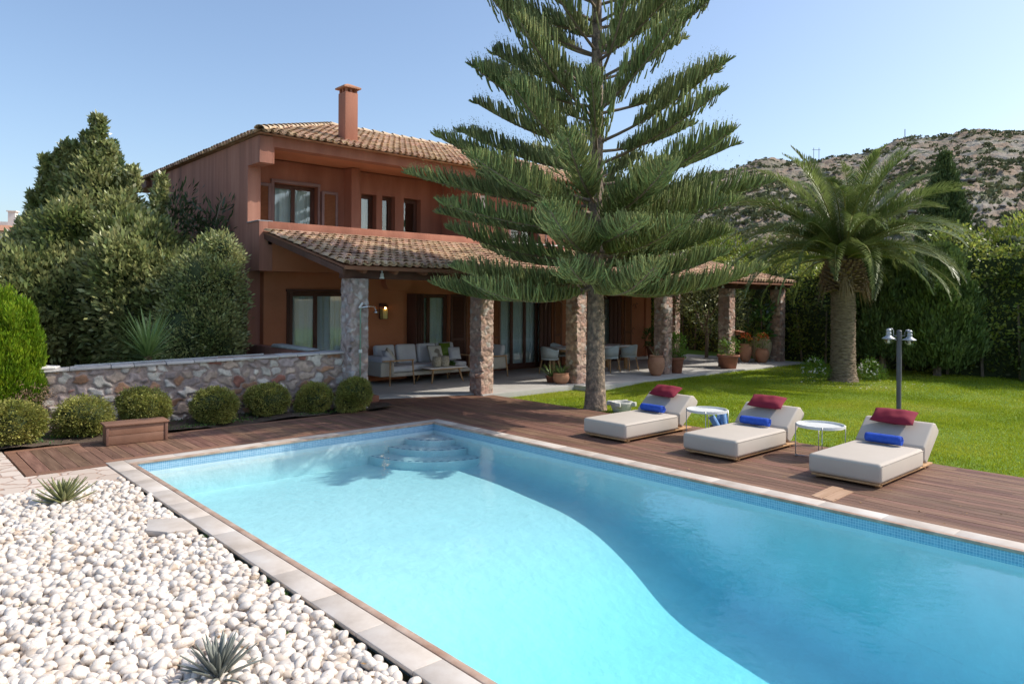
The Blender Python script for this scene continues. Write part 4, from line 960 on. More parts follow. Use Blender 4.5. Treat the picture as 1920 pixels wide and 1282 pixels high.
# left arm side faces the pool; back along the wall
MB().box(9.2, 14.80, .22, 9.50, 15.9, .56).box(9.18, 15.62, .22, 12.1, 15.86, .60).box(9.5, 14.78, .22, 9.56, 15.0, .56).build('shell', M['sofa_shell'], SF, bevel=.02)
MB().box(9.52, 14.86, .30, 10.18, 15.60, .45).box(10.2, 15.0, .30, 11.98, 15.60, .45).build('seat_cushion', M['sofa'], SF, bevel=.05, seg=3)
MB().box(9.52, 14.84, .20, 12.0, 15.60, .29).build('base', M['sofa_shell'], SF, bevel=.01)
o = MB().box(9.24, 14.82, .50, 9.50, 15.6, .70).build('arm_bolster', M['sofa'], SF, bevel=.08, seg=4)
for i, x in enumerate((9.78, 10.42, 11.06, 11.66)):
    o = MB().box(-.29, -.07, 0, .29, .09, .50).build('back_cushion', M['sofa'], SF, bevel=.06, seg=3); o.location = (x, 15.52, .44); o.rotation_euler = (R(-12), 0, 0)
MB().bar((9.2, 14.74, .60), (10.1, 14.74, .60), .045, .03).bar((12.08, 14.96, .60), (12.08, 15.75, .60), .045, .03).build('arm_rail', M['teak'], SF, bevel=.005)
legs(SF, [((9.42, 14.74, .59), (9.40, 14.72, .0)), ((10.06, 14.74, .59), (10.10, 14.72, .0)), ((12.06, 15.0, .59), (12.10, 14.96, 0)), ((12.0, 15.8, .3), (12.0, 15.8, 0)), ((9.3, 15.8, .3), (9.3, 15.8, 0))])
def cush(lab, x, y, z, rx, rz, m, s=.42, T=.16):
    o = pillow('cushion', M[m], s, s*.92, T); o.location = (x, y, z); o.rotation_euler = (R(rx), 0, R(rz)); tag(o, lab, 'cushion', 'loose cushions on the porch sofa')
cush('cream zigzag patterned cushion at the left end of the porch sofa', 9.66, 15.12, .72, 62, 55, 'striped'); cush('plain white cushion on the left arm of the porch sofa', 9.50, 14.98, .72, 50, 75, 'sofa', .34)
cush('beige striped cushion leaning on the middle of the porch sofa back', 11.10, 15.22, .70, 64, -8, 'striped', .46); cush('small grey cushion at the right end of the porch sofa', 11.72, 15.22, .68, 60, -20, 'sofa', .36); cush('lime green cushion behind the grey one on the porch sofa', 11.56, 15.42, .78, 68, -14, 'lime_leaf', .36)
CT = thing('coffee_table', 'low coffee table with a white top and tapered wooden legs', 'coffee table', (10.98, 14.85, .02), R(-4))
MB().box(-.56, -.42, .36, .56, .42, .385).build('table_top', M['white_plaster'], CT, bevel=.004); MB().box(-.46, -.34, .325, .46, .34, .359).build('apron', M['teak'], CT)
legs(CT, [((-.38, -.28, .33), (-.47, -.36, 0)), ((.38, -.28, .33), (.47, -.36, 0)), ((.38, .28, .33), (.47, .36, 0)), ((-.38, .28, .33), (-.47, .36, 0))], .026)
wk = mat('rope_weave', [(.30, .25, .17), (.55, .50, .40)], .9, 26, 2, bump=.8, bscale=40)
for x, y, h, lab in ((10.78, 14.72, .26, 'left woven rope lantern on the coffee table'), (10.98, 14.66, .27, 'right woven rope lantern on the coffee table')):
    o = MB().lathe([(.09, 0), (.115, .03), (.12, h/2), (.11, h-.01), (.095, h), (.085, h-.02), (.09, .03), (.01, .02)], n=24).build('lantern', wk, smooth=True); o.location = (x, y, .406); tag(o, lab, 'lantern', 'woven lanterns on the coffee table')
P = np.tile([11.32, 14.8, .43], (70, 1))+NR.normal(size=(70, 3))*[.05, .05, .015]; tag(np_mesh('table_plant', *leaf_quads(P, NR.normal(size=P.shape)+[0, 0, .8], .10, .5), M['green_leaf']), 'small green leafy plant on the coffee table', 'plant')
def armchair(lab, x, y, rz):
    t = thing('armchair', lab, 'armchair', (x, y, .02), rz, 'armchairs on the porch')
    MB().box(-.36, -.34, .22, .36, .34, .34).box(-.40, .26, .24, .40, .34, .60).box(-.40, -.30, .24, -.35, .30, .54).box(.35, -.30, .24, .40, .30, .54).build('shell', M['sofa_shell'], t, bevel=.015)
    MB().box(-.33, -.34, .342, .33, .22, .46).build('seat_cushion', M['sofa'], t, bevel=.045, seg=3); o = MB().box(-.33, -.06, 0, .33, .08, .42).build('back_cushion', M['sofa'], t, bevel=.055, seg=3); o.location = (0, .20, .45); o.rotation_euler = (R(-14), 0, 0)
    MB().bar((-.40, -.36, .57), (-.40, .34, .57), .045, .03).bar((.40, -.36, .57), (.40, .34, .57), .045, .03).build('arm_rail', M['teak'], t, bevel=.004)
    legs(t, [((-.40, -.32, .57), (-.42, -.34, 0)), ((.40, -.32, .57), (.42, -.34, 0)), ((-.40, .30, .57), (-.42, .36, 0)), ((.40, .30, .57), (.42, .36, 0))]); return t
armchair('beige armchair with wooden legs, mostly hidden behind the second stone pillar', 12.70, 15.00, R(-90))
# dining set
DT = thing('dining_table', 'long dining table with a pale top under the porch behind the conifer', 'dining table', (16.15, 14.35, .02))
MB().box(-1.4, -.5, .68, 1.4, .5, .72).build('table_top', M['white_paint'], DT, bevel=.004); MB().box(-1.3, -.42, .60, 1.3, .42, .679).build('apron', M['teak'], DT)
for sx in (-1.2, 1.2):
    for sy in (-.36, .36): MB().box(sx-.035, sy-.035, 0, sx+.035, sy+.035, .60).build('leg', M['teak'], DT)
ch0 = None
for i, (x, y, rz, lab) in enumerate(((15.35, 13.62, PI, 'pale grey-green dining chair just behind the conifer trunk'), (16.15, 13.60, PI, 'pale grey-green dining chair second from the right on the lawn side'), (17.0, 13.60, PI, 'pale grey-green dining chair at the right end of the lawn side'),
        (14.45, 14.35, PI/2, 'pale grey-green dining chair at the head of the table beside the third pillar'), (15.6, 15.1, 0, 'dining chair on the wall side of the table, left'), (16.6, 15.1, 0, 'dining chair on the wall side of the table, right'))):
    if ch0 is None:
        t = thing('dining_chair', lab, 'chair', group='dining chairs round the porch table'); ch0 = t
        n = 16; V = []; F = []
        for k in range(n+1):
            a = PI*(-.10+1.20*k/n); rr = .27; h = .78-.10*abs(math.cos(a))**2
            for rad, zz in ((rr*.92, .40), (rr*1.06, h), (rr*1.01, h+.005), (rr*.87, .41)): V.append((math.cos(a)*rad, math.sin(a)*rad*.95, zz))
        for k in range(n):
            for j in range(4): F.append((k*4+j, k*4+(j+1) % 4, (k+1)*4+(j+1) % 4, (k+1)*4+j))
        F += [(0, 1, 2, 3), (n*4+3, n*4+2, n*4+1, n*4)]
        MB().add(V, F).build('backrest', M['chair'], t, smooth=True)
        MB().lathe([(.01, .40), (.25, .40), (.255, .43), (.24, .46), (.01, .465)], n=24).build('seat', M['chair'], t, smooth=True)
        legs(t, [((.16, .16, .40), (.22, .22, 0)), ((-.16, .16, .40), (-.22, .22, 0)), ((.16, -.16, .40), (.22, -.22, 0)), ((-.16, -.16, .40), (-.22, -.22, 0))], .018); o = t
    else: o = copy_tree(ch0); o['label'] = lab
    o.location = (x, y, .02); o.rotation_euler = (0, 0, rz)

# ---- pots
def pot(name, lab, x, y, prof, m, z=.02, plant=None, cat_='plant pot'):
    t = thing(name, lab, cat_, (x, y, z)); MB().lathe(prof, n=32).build('pot', M[m], t, smooth=True)
    MB().lathe([(.003, prof[-1][1]), (prof[-1][0], prof[-1][1])], n=20).build('soil', M['soil'], t)
    if plant: plant(t)
    return t
def round_pot(r, h, lip=.02): return [(r*.55, 0), (r*.85, h*.2), (r, h*.55), (r*.92, h*.85), (r*.88, h*.93), (r*.96, h*.95), (r*.96, h), (r*.84, h), (r*.80, h*.9)]
def cone_pot(r, h): return [(r*.70, 0), (r*.93, h*.84), (r*1.04, h*.85), (r*1.05, h), (r*.92, h), (r*.88, h*.88)]
def jar(r, h): return [(r*.50, 0), (r*.72, h*.12), (r*.96, h*.45), (r, h*.66), (r*.86, h*.88), (r*.72, h*.93), (r*.82, h*.97), (r*.82, h), (r*.66, h), (r*.62, h*.9)]
def strap(n, L, wd, m, z=.3, up=1.0, bend=1.1):
    def f(t):
        a = NR.rand(n)*2*PI; D = np.stack([np.cos(a)*.6, np.sin(a)*.6, up*(.6+.6*NR.rand(n))], 1); P = np.stack([np.cos(a)*.04, np.sin(a)*.04, np.full(n, z)], 1)
        np_mesh('leaves', *ribbons(P, D, L*(.6+.5*NR.rand(n)), wd, bend*(.7+.6*NR.rand(n)), 5), M[m], t)
    return f
def bushy(n, r, m, zc, sz=.05, flat=1):
    def f(t):
        MB().tube([(0, 0, .1), (0, 0, zc)], .015, 6).build('stem', M['twig'], t)
        v = clumps([((0, 0, zc), (r, r, r*flat))], n, 14, .05, sz, ratio=.5); np_mesh('leaves', *v, M[m], t)
    return f
pot('potted_plant', 'small low pot of arching green strap leaves left of the round terracotta bowl', 13.0, 12.86, cone_pot(.15, .16), 'terra_dark', plant=strap(60, .5, .02, 'yucca', .12))
pot('potted_plant', 'round terracotta bowl of pale strappy leaves beside the third pillar', 12.98, 12.50, round_pot(.215, .27), 'terra', plant=strap(46, .46, .024, 'yucca', .22))
pot('potted_plant', 'tall banded terracotta jar with a bare spiky plant, left of the fourth pillar', 16.42, 12.15, jar(.24, .56), 'terra', plant=strap(14, .45, .012, 'agave', .5, 1.2, .4))
pot('potted_plant', 'dark terracotta pot with a leafy green shrub right of the fourth pillar', 17.46, 12.22, cone_pot(.23, .46), 'terra_dark', plant=bushy(130, .25, 'lime_leaf', .76, .055, 1.3))
pot('potted_plant', 'wide old terracotta pot with a round lime green bush beside the fifth pillar', 19.92, 12.02, cone_pot(.33, .42), 'terra_dark', plant=bushy(60, .28, 'lime_leaf', .66, .05, 1.0))
def flowers(t):
    bushy(50, .20, 'lime_leaf', .72, .05, 1.1)(t); P = sph(60)*.2+[0, 0, .80]; P = P[P[:, 2] > .75]; P = np.repeat(P, 6, 0)+NR.normal(size=(len(P)*6, 3))*.012
    np_mesh('blossom', *leaf_quads(P, NR.normal(size=P.shape), .045, .7), M['flower'], t)
pot('potted_plant', 'orange terracotta jar with a red and yellow flowering plant, behind the pink jar', 22.55, 12.95, jar(.22, .62), 'terra', plant=flowers)
pot('potted_plant', 'pink terracotta jar with red flowers standing before the orange jar near the last pillar', 22.72, 12.42, jar(.23, .48), 'terra', plant=flowers)
def tallplant(t):
    MB().tube([(0, 0, .7), (.03, 0, 1.3), (0, .02, 2.0)], .018, 6).build('stem', M['twig'], t)
    np_mesh('leaves', *clumps([((0, 0, 1.25), (.30, .30, .35)), ((.05, 0, 1.75), (.26, .26, .36))], 16, 9, .06, .20, ratio=.42, up=.5), M['green_leaf'], t)
pot('potted_plant', 'tall cream ribbed urn with a high broad-leaved green plant by the last pillar', 23.18, 12.72, jar(.36, .86), 'urn', plant=tallplant)
pot('potted_plant', 'dark pot with a dense green plant on the terrace far behind the fourth pillar', 20.4, 15.2, cone_pot(.26, .5), 'terra_dark', plant=bushy(40, .3, 'green_leaf', .8, .07, 1))
# small ornaments: white bird-like figure on the jar, red box on the fifth pillar
tag(MB().box(20.60, 12.10, 1.02, 20.72, 12.197, 1.14).extr([(11.98, 1.10), (12.19, 1.14), (12.19, 1.17), (11.96, 1.13)], 'x', 20.55, 20.80).build('wall_box', M['terra_dark'], bevel=.006), 'small rusty red box fixed to the front of the fifth pillar', 'wall box')
for i, (px, pz, s) in enumerate(((20.15, 1.0, 1), (20.35, 1.9, .8))):
    o = MB().tube([(-.16*s, 0, 0), (-.08*s, 0, .10*s), (.02*s, 0, .03*s), (.10*s, 0, .14*s), (.20*s, 0, .09*s)], .010, 6).tube([(-.02*s, 0, -.12*s), (.02*s, 0, .03*s), (.12*s, 0, -.09*s)], .009, 6).build('metal_ornament', M['wood_dark'], smooth=True); o.location = (px, 15.985, pz)
    tag(o, ('dark bent metal ornament low on the orange wall by the house corner', 'small dark metal ornament high on the orange wall by the house corner')[i], 'wall ornament', 'metal ornaments on the porch wall')

# ================================================================== PLANTS
# clipped boxwood balls
balls = [((1.60, 12.28), .41, .36, 'clipped round box bush at the left edge, before the golden conifer'), ((2.55, 12.56), .385, .33, 'loose round box bush between the left edge bush and the wooden bench'),
         ((3.42, 12.58), .375, .36, 'yellowish round box bush directly behind the wooden bench'), ((4.45, 12.40), .38, .335, 'round box bush first to the right of the wooden bench'),
         ((5.44, 12.48), .355, .33, 'round box bush second to the right of the wooden bench'), ((6.22, 12.28), .325, .315, 'round box bush third right of the bench, touching the last one'), ((6.90, 12.02), .325, .355, 'round box bush at the foot of the first stone pillar')]
for i, ((x, y), rr, hh, lab) in enumerate(balls):
    t = thing('box_bush', lab, 'bush', (x, y, 0), rnd.uniform(0, 6.28), 'round clipped box bushes along the wall')
    rs = np.random.RandomState(50+i); lobes = [((0, 0, .36), (.345, .345, .335))]+[((rs.normal()*.09, rs.normal()*.09, .36+rs.normal()*.08), (rs.uniform(.20, .25),)*3) for _ in range(4)]
    loose = i == 1
    v = clumps(lobes, 420 if not loose else 330, 16, .022 if not loose else .036, .031, inner=.90, up=.2, out=1.0, ratio=.6, rs=rs, zmin=.02)
    sh_ = rs.normal(size=(26, 3))*[.36, .36, .30]; sh_ = np.array([0, 0, .36])+unit(sh_)*[.37, .37, .36]; sh_ = sh_[sh_[:, 2] > .2]; P = np.repeat(sh_, 12, 0)+rs.normal(size=(len(sh_)*12, 3))*[.014, .014, .03]
    v = cat([v, leaf_quads(P, rs.normal(size=P.shape)*.6+[0, 0, .8], .03, .6, rs=rs)])
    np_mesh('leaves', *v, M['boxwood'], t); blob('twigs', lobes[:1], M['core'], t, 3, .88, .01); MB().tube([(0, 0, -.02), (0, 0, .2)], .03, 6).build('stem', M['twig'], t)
    t.scale = (rr/.38, rr/.38, hh*1.0/.41)
# ground cover in the bed
P = np.stack([NR.uniform(1.2, 7.2, 5000), NR.uniform(11.97, 12.9, 5000), np.full(5000, .02)], 1); P = P[(np.sin(P[:, 0]*4.2+1)*np.sin(P[:, 1]*7+P[:, 0]*2)+NR.normal(size=len(P))*.3) > .15]
tag(np_mesh('ground_cover', *leaf_quads(P, NR.normal(size=P.shape)*.8+[0, 0, 1], .045, .35), M['green_leaf']), 'low green ground cover and weeds between the round bushes', 'ground cover', kind='stuff')
# agaves
def agave(lab, x, y, z, n, L, wd, m, up0=.15, up1=1.5, seed=1, bend=-.35, name='agave'):
    rs = np.random.RandomState(seed); t = thing(name, lab, 'agave', (x, y, z)); k = np.arange(n); a = k*2.39996; f = k/(n-1)
    D = np.stack([np.cos(a), np.sin(a), up0+(up1-up0)*f**1.3*1.6], 1); P = np.stack([np.cos(a)*.03*(1-f), np.sin(a)*.03*(1-f), .02+.05*f], 1)
    L_ = L*(.75+.35*np.sin(PI*np.clip(f*.8+.2, 0, 1)))*(1+rs.normal(size=n)*.07); Vs = []; Fs = []; D = unit(D); side = unit(np.cross(D, np.tile([0, 0, 1.], (n, 1)))); cur = P.copy(); d = D.copy(); seg = 7; rings = []
    for i in range(seg+1):
        t_ = i/seg; w_ = wd*(.55+1.1*t_-.2*t_*t_)*(1-t_**2.2)+.001; nrm = np.cross(side, d); nrm[nrm[:, 2] < 0] *= 1
        rings += [cur-side*w_/2, cur-nrm*w_*.22-nrm*.004, cur+side*w_/2, cur-nrm*w_*.02+nrm*.003]
        cur = cur+d*(L_/seg)[:, None]; d = d.copy(); d[:, 2] -= bend/seg*(1-f)*1.0; d = unit(d)
    V = np.stack(rings, 1); m_ = 4*(seg+1)
    for i in range(seg):
        for j in range(4): Fs.append(np.stack([np.arange(n)*m_+4*i+j, np.arange(n)*m_+4*i+(j+1) % 4, np.arange(n)*m_+4*(i+1)+(j+1) % 4, np.arange(n)*m_+4*(i+1)+j], 1))
    np_mesh('leaves', V.reshape(-1, 3), np.concatenate(Fs), M[m], t, smooth=True)
    MB().lathe([(.05, -.03), (.05, .03), (.02, .06)], n=10).build('stem', M['palm_boot'], t); return t
agave('green agave rosette growing in the white pebbles near the crazy paving', 1.56, 8.62, -.03, 46, .27, .040, 'agave', .10, 1.3, 3)
agave('grey-green spiky agave in the pebbles at the bottom edge of the picture', 1.50, 4.10, -.06, 44, .21, .034, 'agave_grey', .5, 1.9, 5, .5)
# yucca behind the wall
YC = thing('yucca', 'bright green yucca with sword leaves standing behind the stone wall', 'yucca', (3.84, 14.0, 0))
YC.scale = (1.15, 1.15, 1.12)
MB().tube([(0, 0, 0), (.02, 0, .5), (0, 0, .95)], [.07, .06, .055], 8).build('trunk', M['palm_boot'], YC)
n = 110; k = np.arange(n); a = k*2.39996; f = k/n; D = np.stack([np.cos(a), np.sin(a), -.35+2.6*f**1.2], 1)
np_mesh('leaves', *ribbons(np.stack([0*a, 0*a, .85+.15*f], 1), D, .80*(.8+.3*NR.rand(n)), .042, .25, 5), M['yucca'], YC)
# big laurel and its neighbours
def shrub(name, lab, cat_, lobes, m, dens, clump, csig, size, parent_loc=(0, 0, 0), trunk=None, up=.5, shr=.74, spires=(), inner=.74, seed=1, group=None, core=True, ratio=.42):
    rs = np.random.RandomState(seed); t = thing(name, lab, cat_, parent_loc, group=group)
    v = [clumps(lobes, dens, clump, csig, size, up=up, rs=rs, inner=inner, ratio=ratio, zmin=.02)]
    for (x, y, z0, z1, r0) in spires:
        n = int((z1-z0)*150); tt_ = rs.rand(n)**.8; rr = r0*(1-tt_*.75); a = rs.rand(n)*6.283; q = rs.rand(n)**.5
        P = np.stack([x+np.cos(a)*rr*q+.04*np.sin(tt_*9), y+np.sin(a)*rr*q, z0+(z1-z0)*tt_], 1); P = np.repeat(P, 9, 0)+rs.normal(size=(n*9, 3))*.035
        D = rs.normal(size=P.shape)*.7+[0, 0, .9]; v.append(leaf_quads(P, D, size*(.7+.5*rs.rand(len(P))), ratio, rs=rs))
    np_mesh('crown', *cat(v), M[m], t)
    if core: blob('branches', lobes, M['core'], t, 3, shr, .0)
    if trunk:
        mb = MB()
        for (x, y, h, r) in trunk:
            mb.tube([(x, y, -.1), (x+.05, y, h*.5), (x-.03, y+.04, h)], [r, r*.8, r*.55], 8)
            for k in range(5):
                a = k*1.3+x; z0 = h*(.4+.12*k); mb.tube([(x, y, z0), (x+math.cos(a)*h*.18, y+math.sin(a)*h*.18, z0+h*.22), (x+math.cos(a)*h*.30, y+math.sin(a)*h*.3, z0+h*.5)], [r*.5, r*.35, r*.15], 6)
        mb.build('trunk', M['twig'], t, smooth=True)
    return t
# helper: world xy at camera depth d for image column px
fwv = np.array([math.sin(R(TH)), math.cos(R(TH))]); rtv = np.array([math.cos(R(TH)), -math.sin(R(TH))])
def W(px, d): p = fwv*d+rtv*(px-960)/1350*d; return float(p[0]), float(p[1])
def Zp(py, d): return 2.1+(562.3-py)/1350*d
def lobe(px, py, rpx, rpy, d, rd=None):
    x, y = W(px, d); k = d/1350; return ((x, y, Zp(py, d)), (rpx*k, (rd or rpx*k), rpy*k))
def bumpy(lobes, k, rmin, rmax, seed):
    rs = random.Random(seed); out = list(lobes)
    for c, r_ in lobes:
        for i in range(k):
            d = Vector((rs.gauss(0, 1), rs.gauss(0, 1), rs.gauss(0, 1)+.2)).normalized(); q = rs.uniform(rmin, rmax)
            out.append(((c[0]+d.x*r_[0]*.82, c[1]+d.y*r_[1]*.82, c[2]+d.z*r_[2]*.82), (q, q, q*rs.uniform(1.0, 1.7))))
    return out
Lb = [lobe(150, 570, 110, 120, 16.4, 1.3), lobe(105, 455, 40, 45, 16.3, .8), lobe(215, 440, 42, 50, 16.4, .8), lobe(150, 420, 38, 48, 16.6, .7), lobe(60, 590, 100, 120, 16, 1.4), lobe(205, 485, 58, 80, 16.8, 1.0), lobe(150, 455, 46, 56, 17, .8), lobe(175, 360, 20, 50, 17, .4), lobe(265, 560, 100, 140, 16.2, 1.4), lobe(95, 505, 56, 62, 16.8, 1.0), lobe(330, 600, 75, 110, 16.0, 1.2), lobe(15, 575, 70, 50, 16.2, 1.0), lobe(258, 480, 36, 60, 16.8, .6)]
sp_ = []
for px, py0, py1, r in ((176, 330, 226, .30), (82, 430, 302, .24), (108, 420, 290, .2), (136, 400, 276, .24), (120, 400, 275, .2), (158, 330, 255, .2), (200, 350, 275, .26), (246, 420, 320, .26), (298, 420, 335, .28), (40, 500, 420, .2), (225, 400, 330, .2), (60, 480, 370, .3), (185, 290, 228, .2)):
    x, y = W(px, 16.8); py0 += 50; sp_.append((x, y, Zp(py0, 16.8), Zp(py1, 16.8), r))
shrub('laurel_tree', 'huge dense laurel with upright shoots filling the left side behind the wall', 'tree', bumpy(Lb, 7, .18, .42, 4), 'laurel', 26.0, 22, .10, .145, trunk=[(*W(150, 16.8), 2.6, .12), (*W(240, 16.8), 2.6, .10)], spires=sp_, seed=3)
Lr = [lobe(390, 560, 62, 90, 15.2, .9), lobe(370, 630, 75, 90, 14.9, .9), lobe(410, 500, 36, 50, 15.3, .6), lobe(400, 620, 42, 60, 14.8, .7)]
shrub('laurel_shrub', 'laurel shrub against the red side wall just left of the house corner', 'shrub', bumpy(Lr, 5, .16, .34, 5), 'laurel', 34, 22, .07, .085, seed=5, trunk=[(*W(385, 15.3), 1.4, .06)])
x0, y0 = W(372, 17.3); Lo = [lobe(325, 430, 45, 50, 17.6, .7), lobe(370, 455, 55, 60, 17.4, .7), lobe(400, 415, 22, 22, 17.0, .4), lobe(330, 385, 30, 24, 17.6, .4), lobe(350, 500, 55, 50, 17.3, .7), lobe(415, 445, 14, 26, 16.9, .3)]
shrub('oleander', 'dark long-leaved shrub reaching up before the upper part of the red side wall', 'shrub', Lo, 'laurel_dark', 9, 12, .14, .19, seed=7, core=False, ratio=.22, trunk=[(x0, y0, 3.3, .06)], inner=.3)
# cypress trees
def cypress(lab, x, y, z0, H_, r, m, seed=1, trunk_h=.6, n=5200, top=.25, group='cypress trees', zb=None, name='cypress_tree', leafs=.17, ct='tree'):
    rs = np.random.RandomState(seed); t = thing(name, lab, ct, (x, y, 0), group=group)
    tt_ = rs.rand(n)**.85; a = rs.rand(n)*6.283; pr = np.minimum(1, .62+tt_*3)*(1-np.clip((tt_-.35)/.65, 0, 1)**1.7*(1-top*.3)); lump = 1+.16*np.sin(a*5+tt_*14)+.12*np.sin(a*9-tt_*23)
    rad = r*pr*lump*(.72+.3*rs.rand(n)); P = np.stack([np.cos(a)*rad, np.sin(a)*rad, z0+H_*tt_], 1); D = np.stack([np.cos(a)*.35, np.sin(a)*.35, np.full(n, 1.)], 1)
    P = np.repeat(P, 12, 0)+rs.normal(size=(n*12, 3))*[.05, .05, .09]; D = np.repeat(D, 12, 0)+rs.normal(size=P.shape)*.32
    np_mesh('crown', *leaf_quads(P, D, leafs*(.6+.6*rs.rand(len(P))), .30, rs=rs), M[m], t)
    pf = []
    for i in range(13):
        q = i/12; pf.append((max(.01, r*.66*min(1, .5+q*3)*(1-max(0, (q-.35)/.65)**1.7)), z0+.05+H_*.95*q))
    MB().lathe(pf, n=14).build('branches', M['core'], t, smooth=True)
    MB().tube([(0, 0, -.15), (0, 0, z0+H_*.3)], [.12, .06], 8).build('trunk', M['bark'], t); return t
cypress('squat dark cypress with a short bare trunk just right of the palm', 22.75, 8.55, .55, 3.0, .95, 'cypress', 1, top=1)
cypress('shaggy cypress with a sunlit right side, second to the right of the palm', 23.1, 7.18, .3, 3.25, 1.0, 'cypress_lit', 2, top=1)
x, y = W(1770, 27); cypress('slim pointed cypress rising above the palm fronds behind the hedge', x, y, .3, Zp(292, 27)-.3, .95, 'cypress', 12)
x, y = W(203, 21); cypress('slim cypress whose pointed top shows behind the big laurel', x, y, .3, Zp(282, 21)-.3, .95, 'cypress', 3)
# golden thuja
x, y = W(8, 11.2); rs = np.random.RandomState(9)
TJ = thing('golden_thuja', 'bright yellow-green thuja bush at the left end of the stone wall', 'bush', (x, y, 0))
lob = [((0, 0, 1.22), (.46, .42, .76)), ((-.2, .0, 1.0), (.52, .42, .66)), ((.10, 0, .75), (.38, .34, .46))]
Pv = []; plumes = []
for c, r_ in lob:
    for d in sph(60, rs):
        if d[1] > .5: continue
        q = rs.uniform(.07, .13); plumes.append((tuple(np.array(c)+d*np.array(r_)*.95), (q, q, q*rs.uniform(1.8, 3.0))))
for c, r_ in lob+plumes:
    n = 3000 if r_[0] > .2 else 190; d = sph(n, rs); P = np.array(c)+d*np.array(r_)*(.82+.2*rs.rand(n, 1)); Pv.append((P, d))
P = np.concatenate([p for p, _ in Pv]); D = np.concatenate([d for _, d in Pv]); k = P[:, 2] > .38+.1*np.sin(P[:, 0]*9); P, D = P[k], D[k]
P = np.repeat(P, 6, 0)+rs.normal(size=(len(P)*6, 3))*[.02, .02, .035]; D = np.repeat(D, 6, 0)*.45+[0, 0, 1.1]+rs.normal(size=P.shape)*.25
np_mesh('foliage', *leaf_quads(P, D, .075*(.6+.6*rs.rand(len(P))), .28, rs=rs), M['thuja'], TJ); blob('branches', lob, M['core'], TJ, 3, .84, .35)
MB().tube([(0, 0, -.05), (0, 0, .9)], .06, 8).build('trunk', M['twig'], TJ)
rs2 = rs; P = np.array([.25, -.30, .50])+rs.normal(size=(260, 3))*[.16, .1, .12]; P = np.repeat(P, 8, 0)+rs.normal(size=(2080, 3))*.025
np_mesh('dry_twigs', *leaf_quads(P, rs.normal(size=P.shape)+[0, 0, .5], .06, .2), M['palm_boot'], TJ)
# ---- Norfolk island pine
TX, TY = 10.67, 9.35
PT = thing('araucaria_tree', 'tall tiered conifer with upturned comb-like boughs growing at the deck edge', 'tree', (TX, TY, -.06))
nz = 90; na = 26; V = []
for j in range(nz+1):
    t = j/nz; z = t*12.6; r0 = .185*(1-.78*t)+.05*math.exp(-z*3.5)
    for k in range(na):
        a = 2*PI*k/na; rr = r0*(1+.035*math.sin(z*22+math.sin(a*3)*.9)+.03*math.sin(a*7+z*5)+NR.normal()*.022)
        V.append((rr*math.cos(a)+.012*math.sin(z*1.3), rr*math.sin(a), z))
F = [(j*na+k, j*na+(k+1) % na, (j+1)*na+(k+1) % na, (j+1)*na+k) for j in range(nz) for k in range(na)]
np_mesh('trunk', V, F, M['bark'], PT, smooth=True)
rs = np.random.RandomState(21)
# short dead stubs on the trunk
P = []; D = []
for i in range(60): a = rs.rand()*6.28; z = rs.uniform(.3, 2.4); P.append([.18*math.cos(a), .18*math.sin(a), z]); D.append([math.cos(a), math.sin(a), rs.normal()*.6])
np_mesh('bark_stubs', *tubes3(np.array(P), np.array(D), .06, .010, .004, np.array([0, 0, -.5]), 3), M['twig'], PT)
whorls = [  # z, radius, n, slope a, curve b, phase
 (2.46, 3.15, 7, -.38, .40, 0), (2.62, 2.9, 6, -.20, .30, 26), (2.98, 3.2, 7, -.16, .28, 12), (3.40, 3.3, 7, .00, .12, 38), (3.80, 3.45, 7, .06, .14, 2), (4.15, 3.1, 6, .14, .14, 22), (4.60, 2.85, 6, .16, .20, 0),
 (5.15, 2.6, 6, .20, .22, 30), (5.75, 2.6, 6, .24, .22, -2), (6.35, 2.5, 6, .26, .24, 34), (6.95, 2.4, 6, .28, .24, 4), (7.45, 2.3, 6, .26, .24, 30), (8.0, 2.05, 6, .30, .2, 0), (8.6, 1.8, 6, .32, .2, 30), (9.2, 1.5, 5, .34, .2, 30), (9.8, 1.2, 5, .4, .2, 0), (10.6, .9, 5, .45, .2, 30), (11.4, .6, 5, .5, .2, 0), (12.0, .35, 5, .6, .2, 20)]
stems = MB(); P0 = []; D0 = []; LL = []; CU = []; lowmask = []
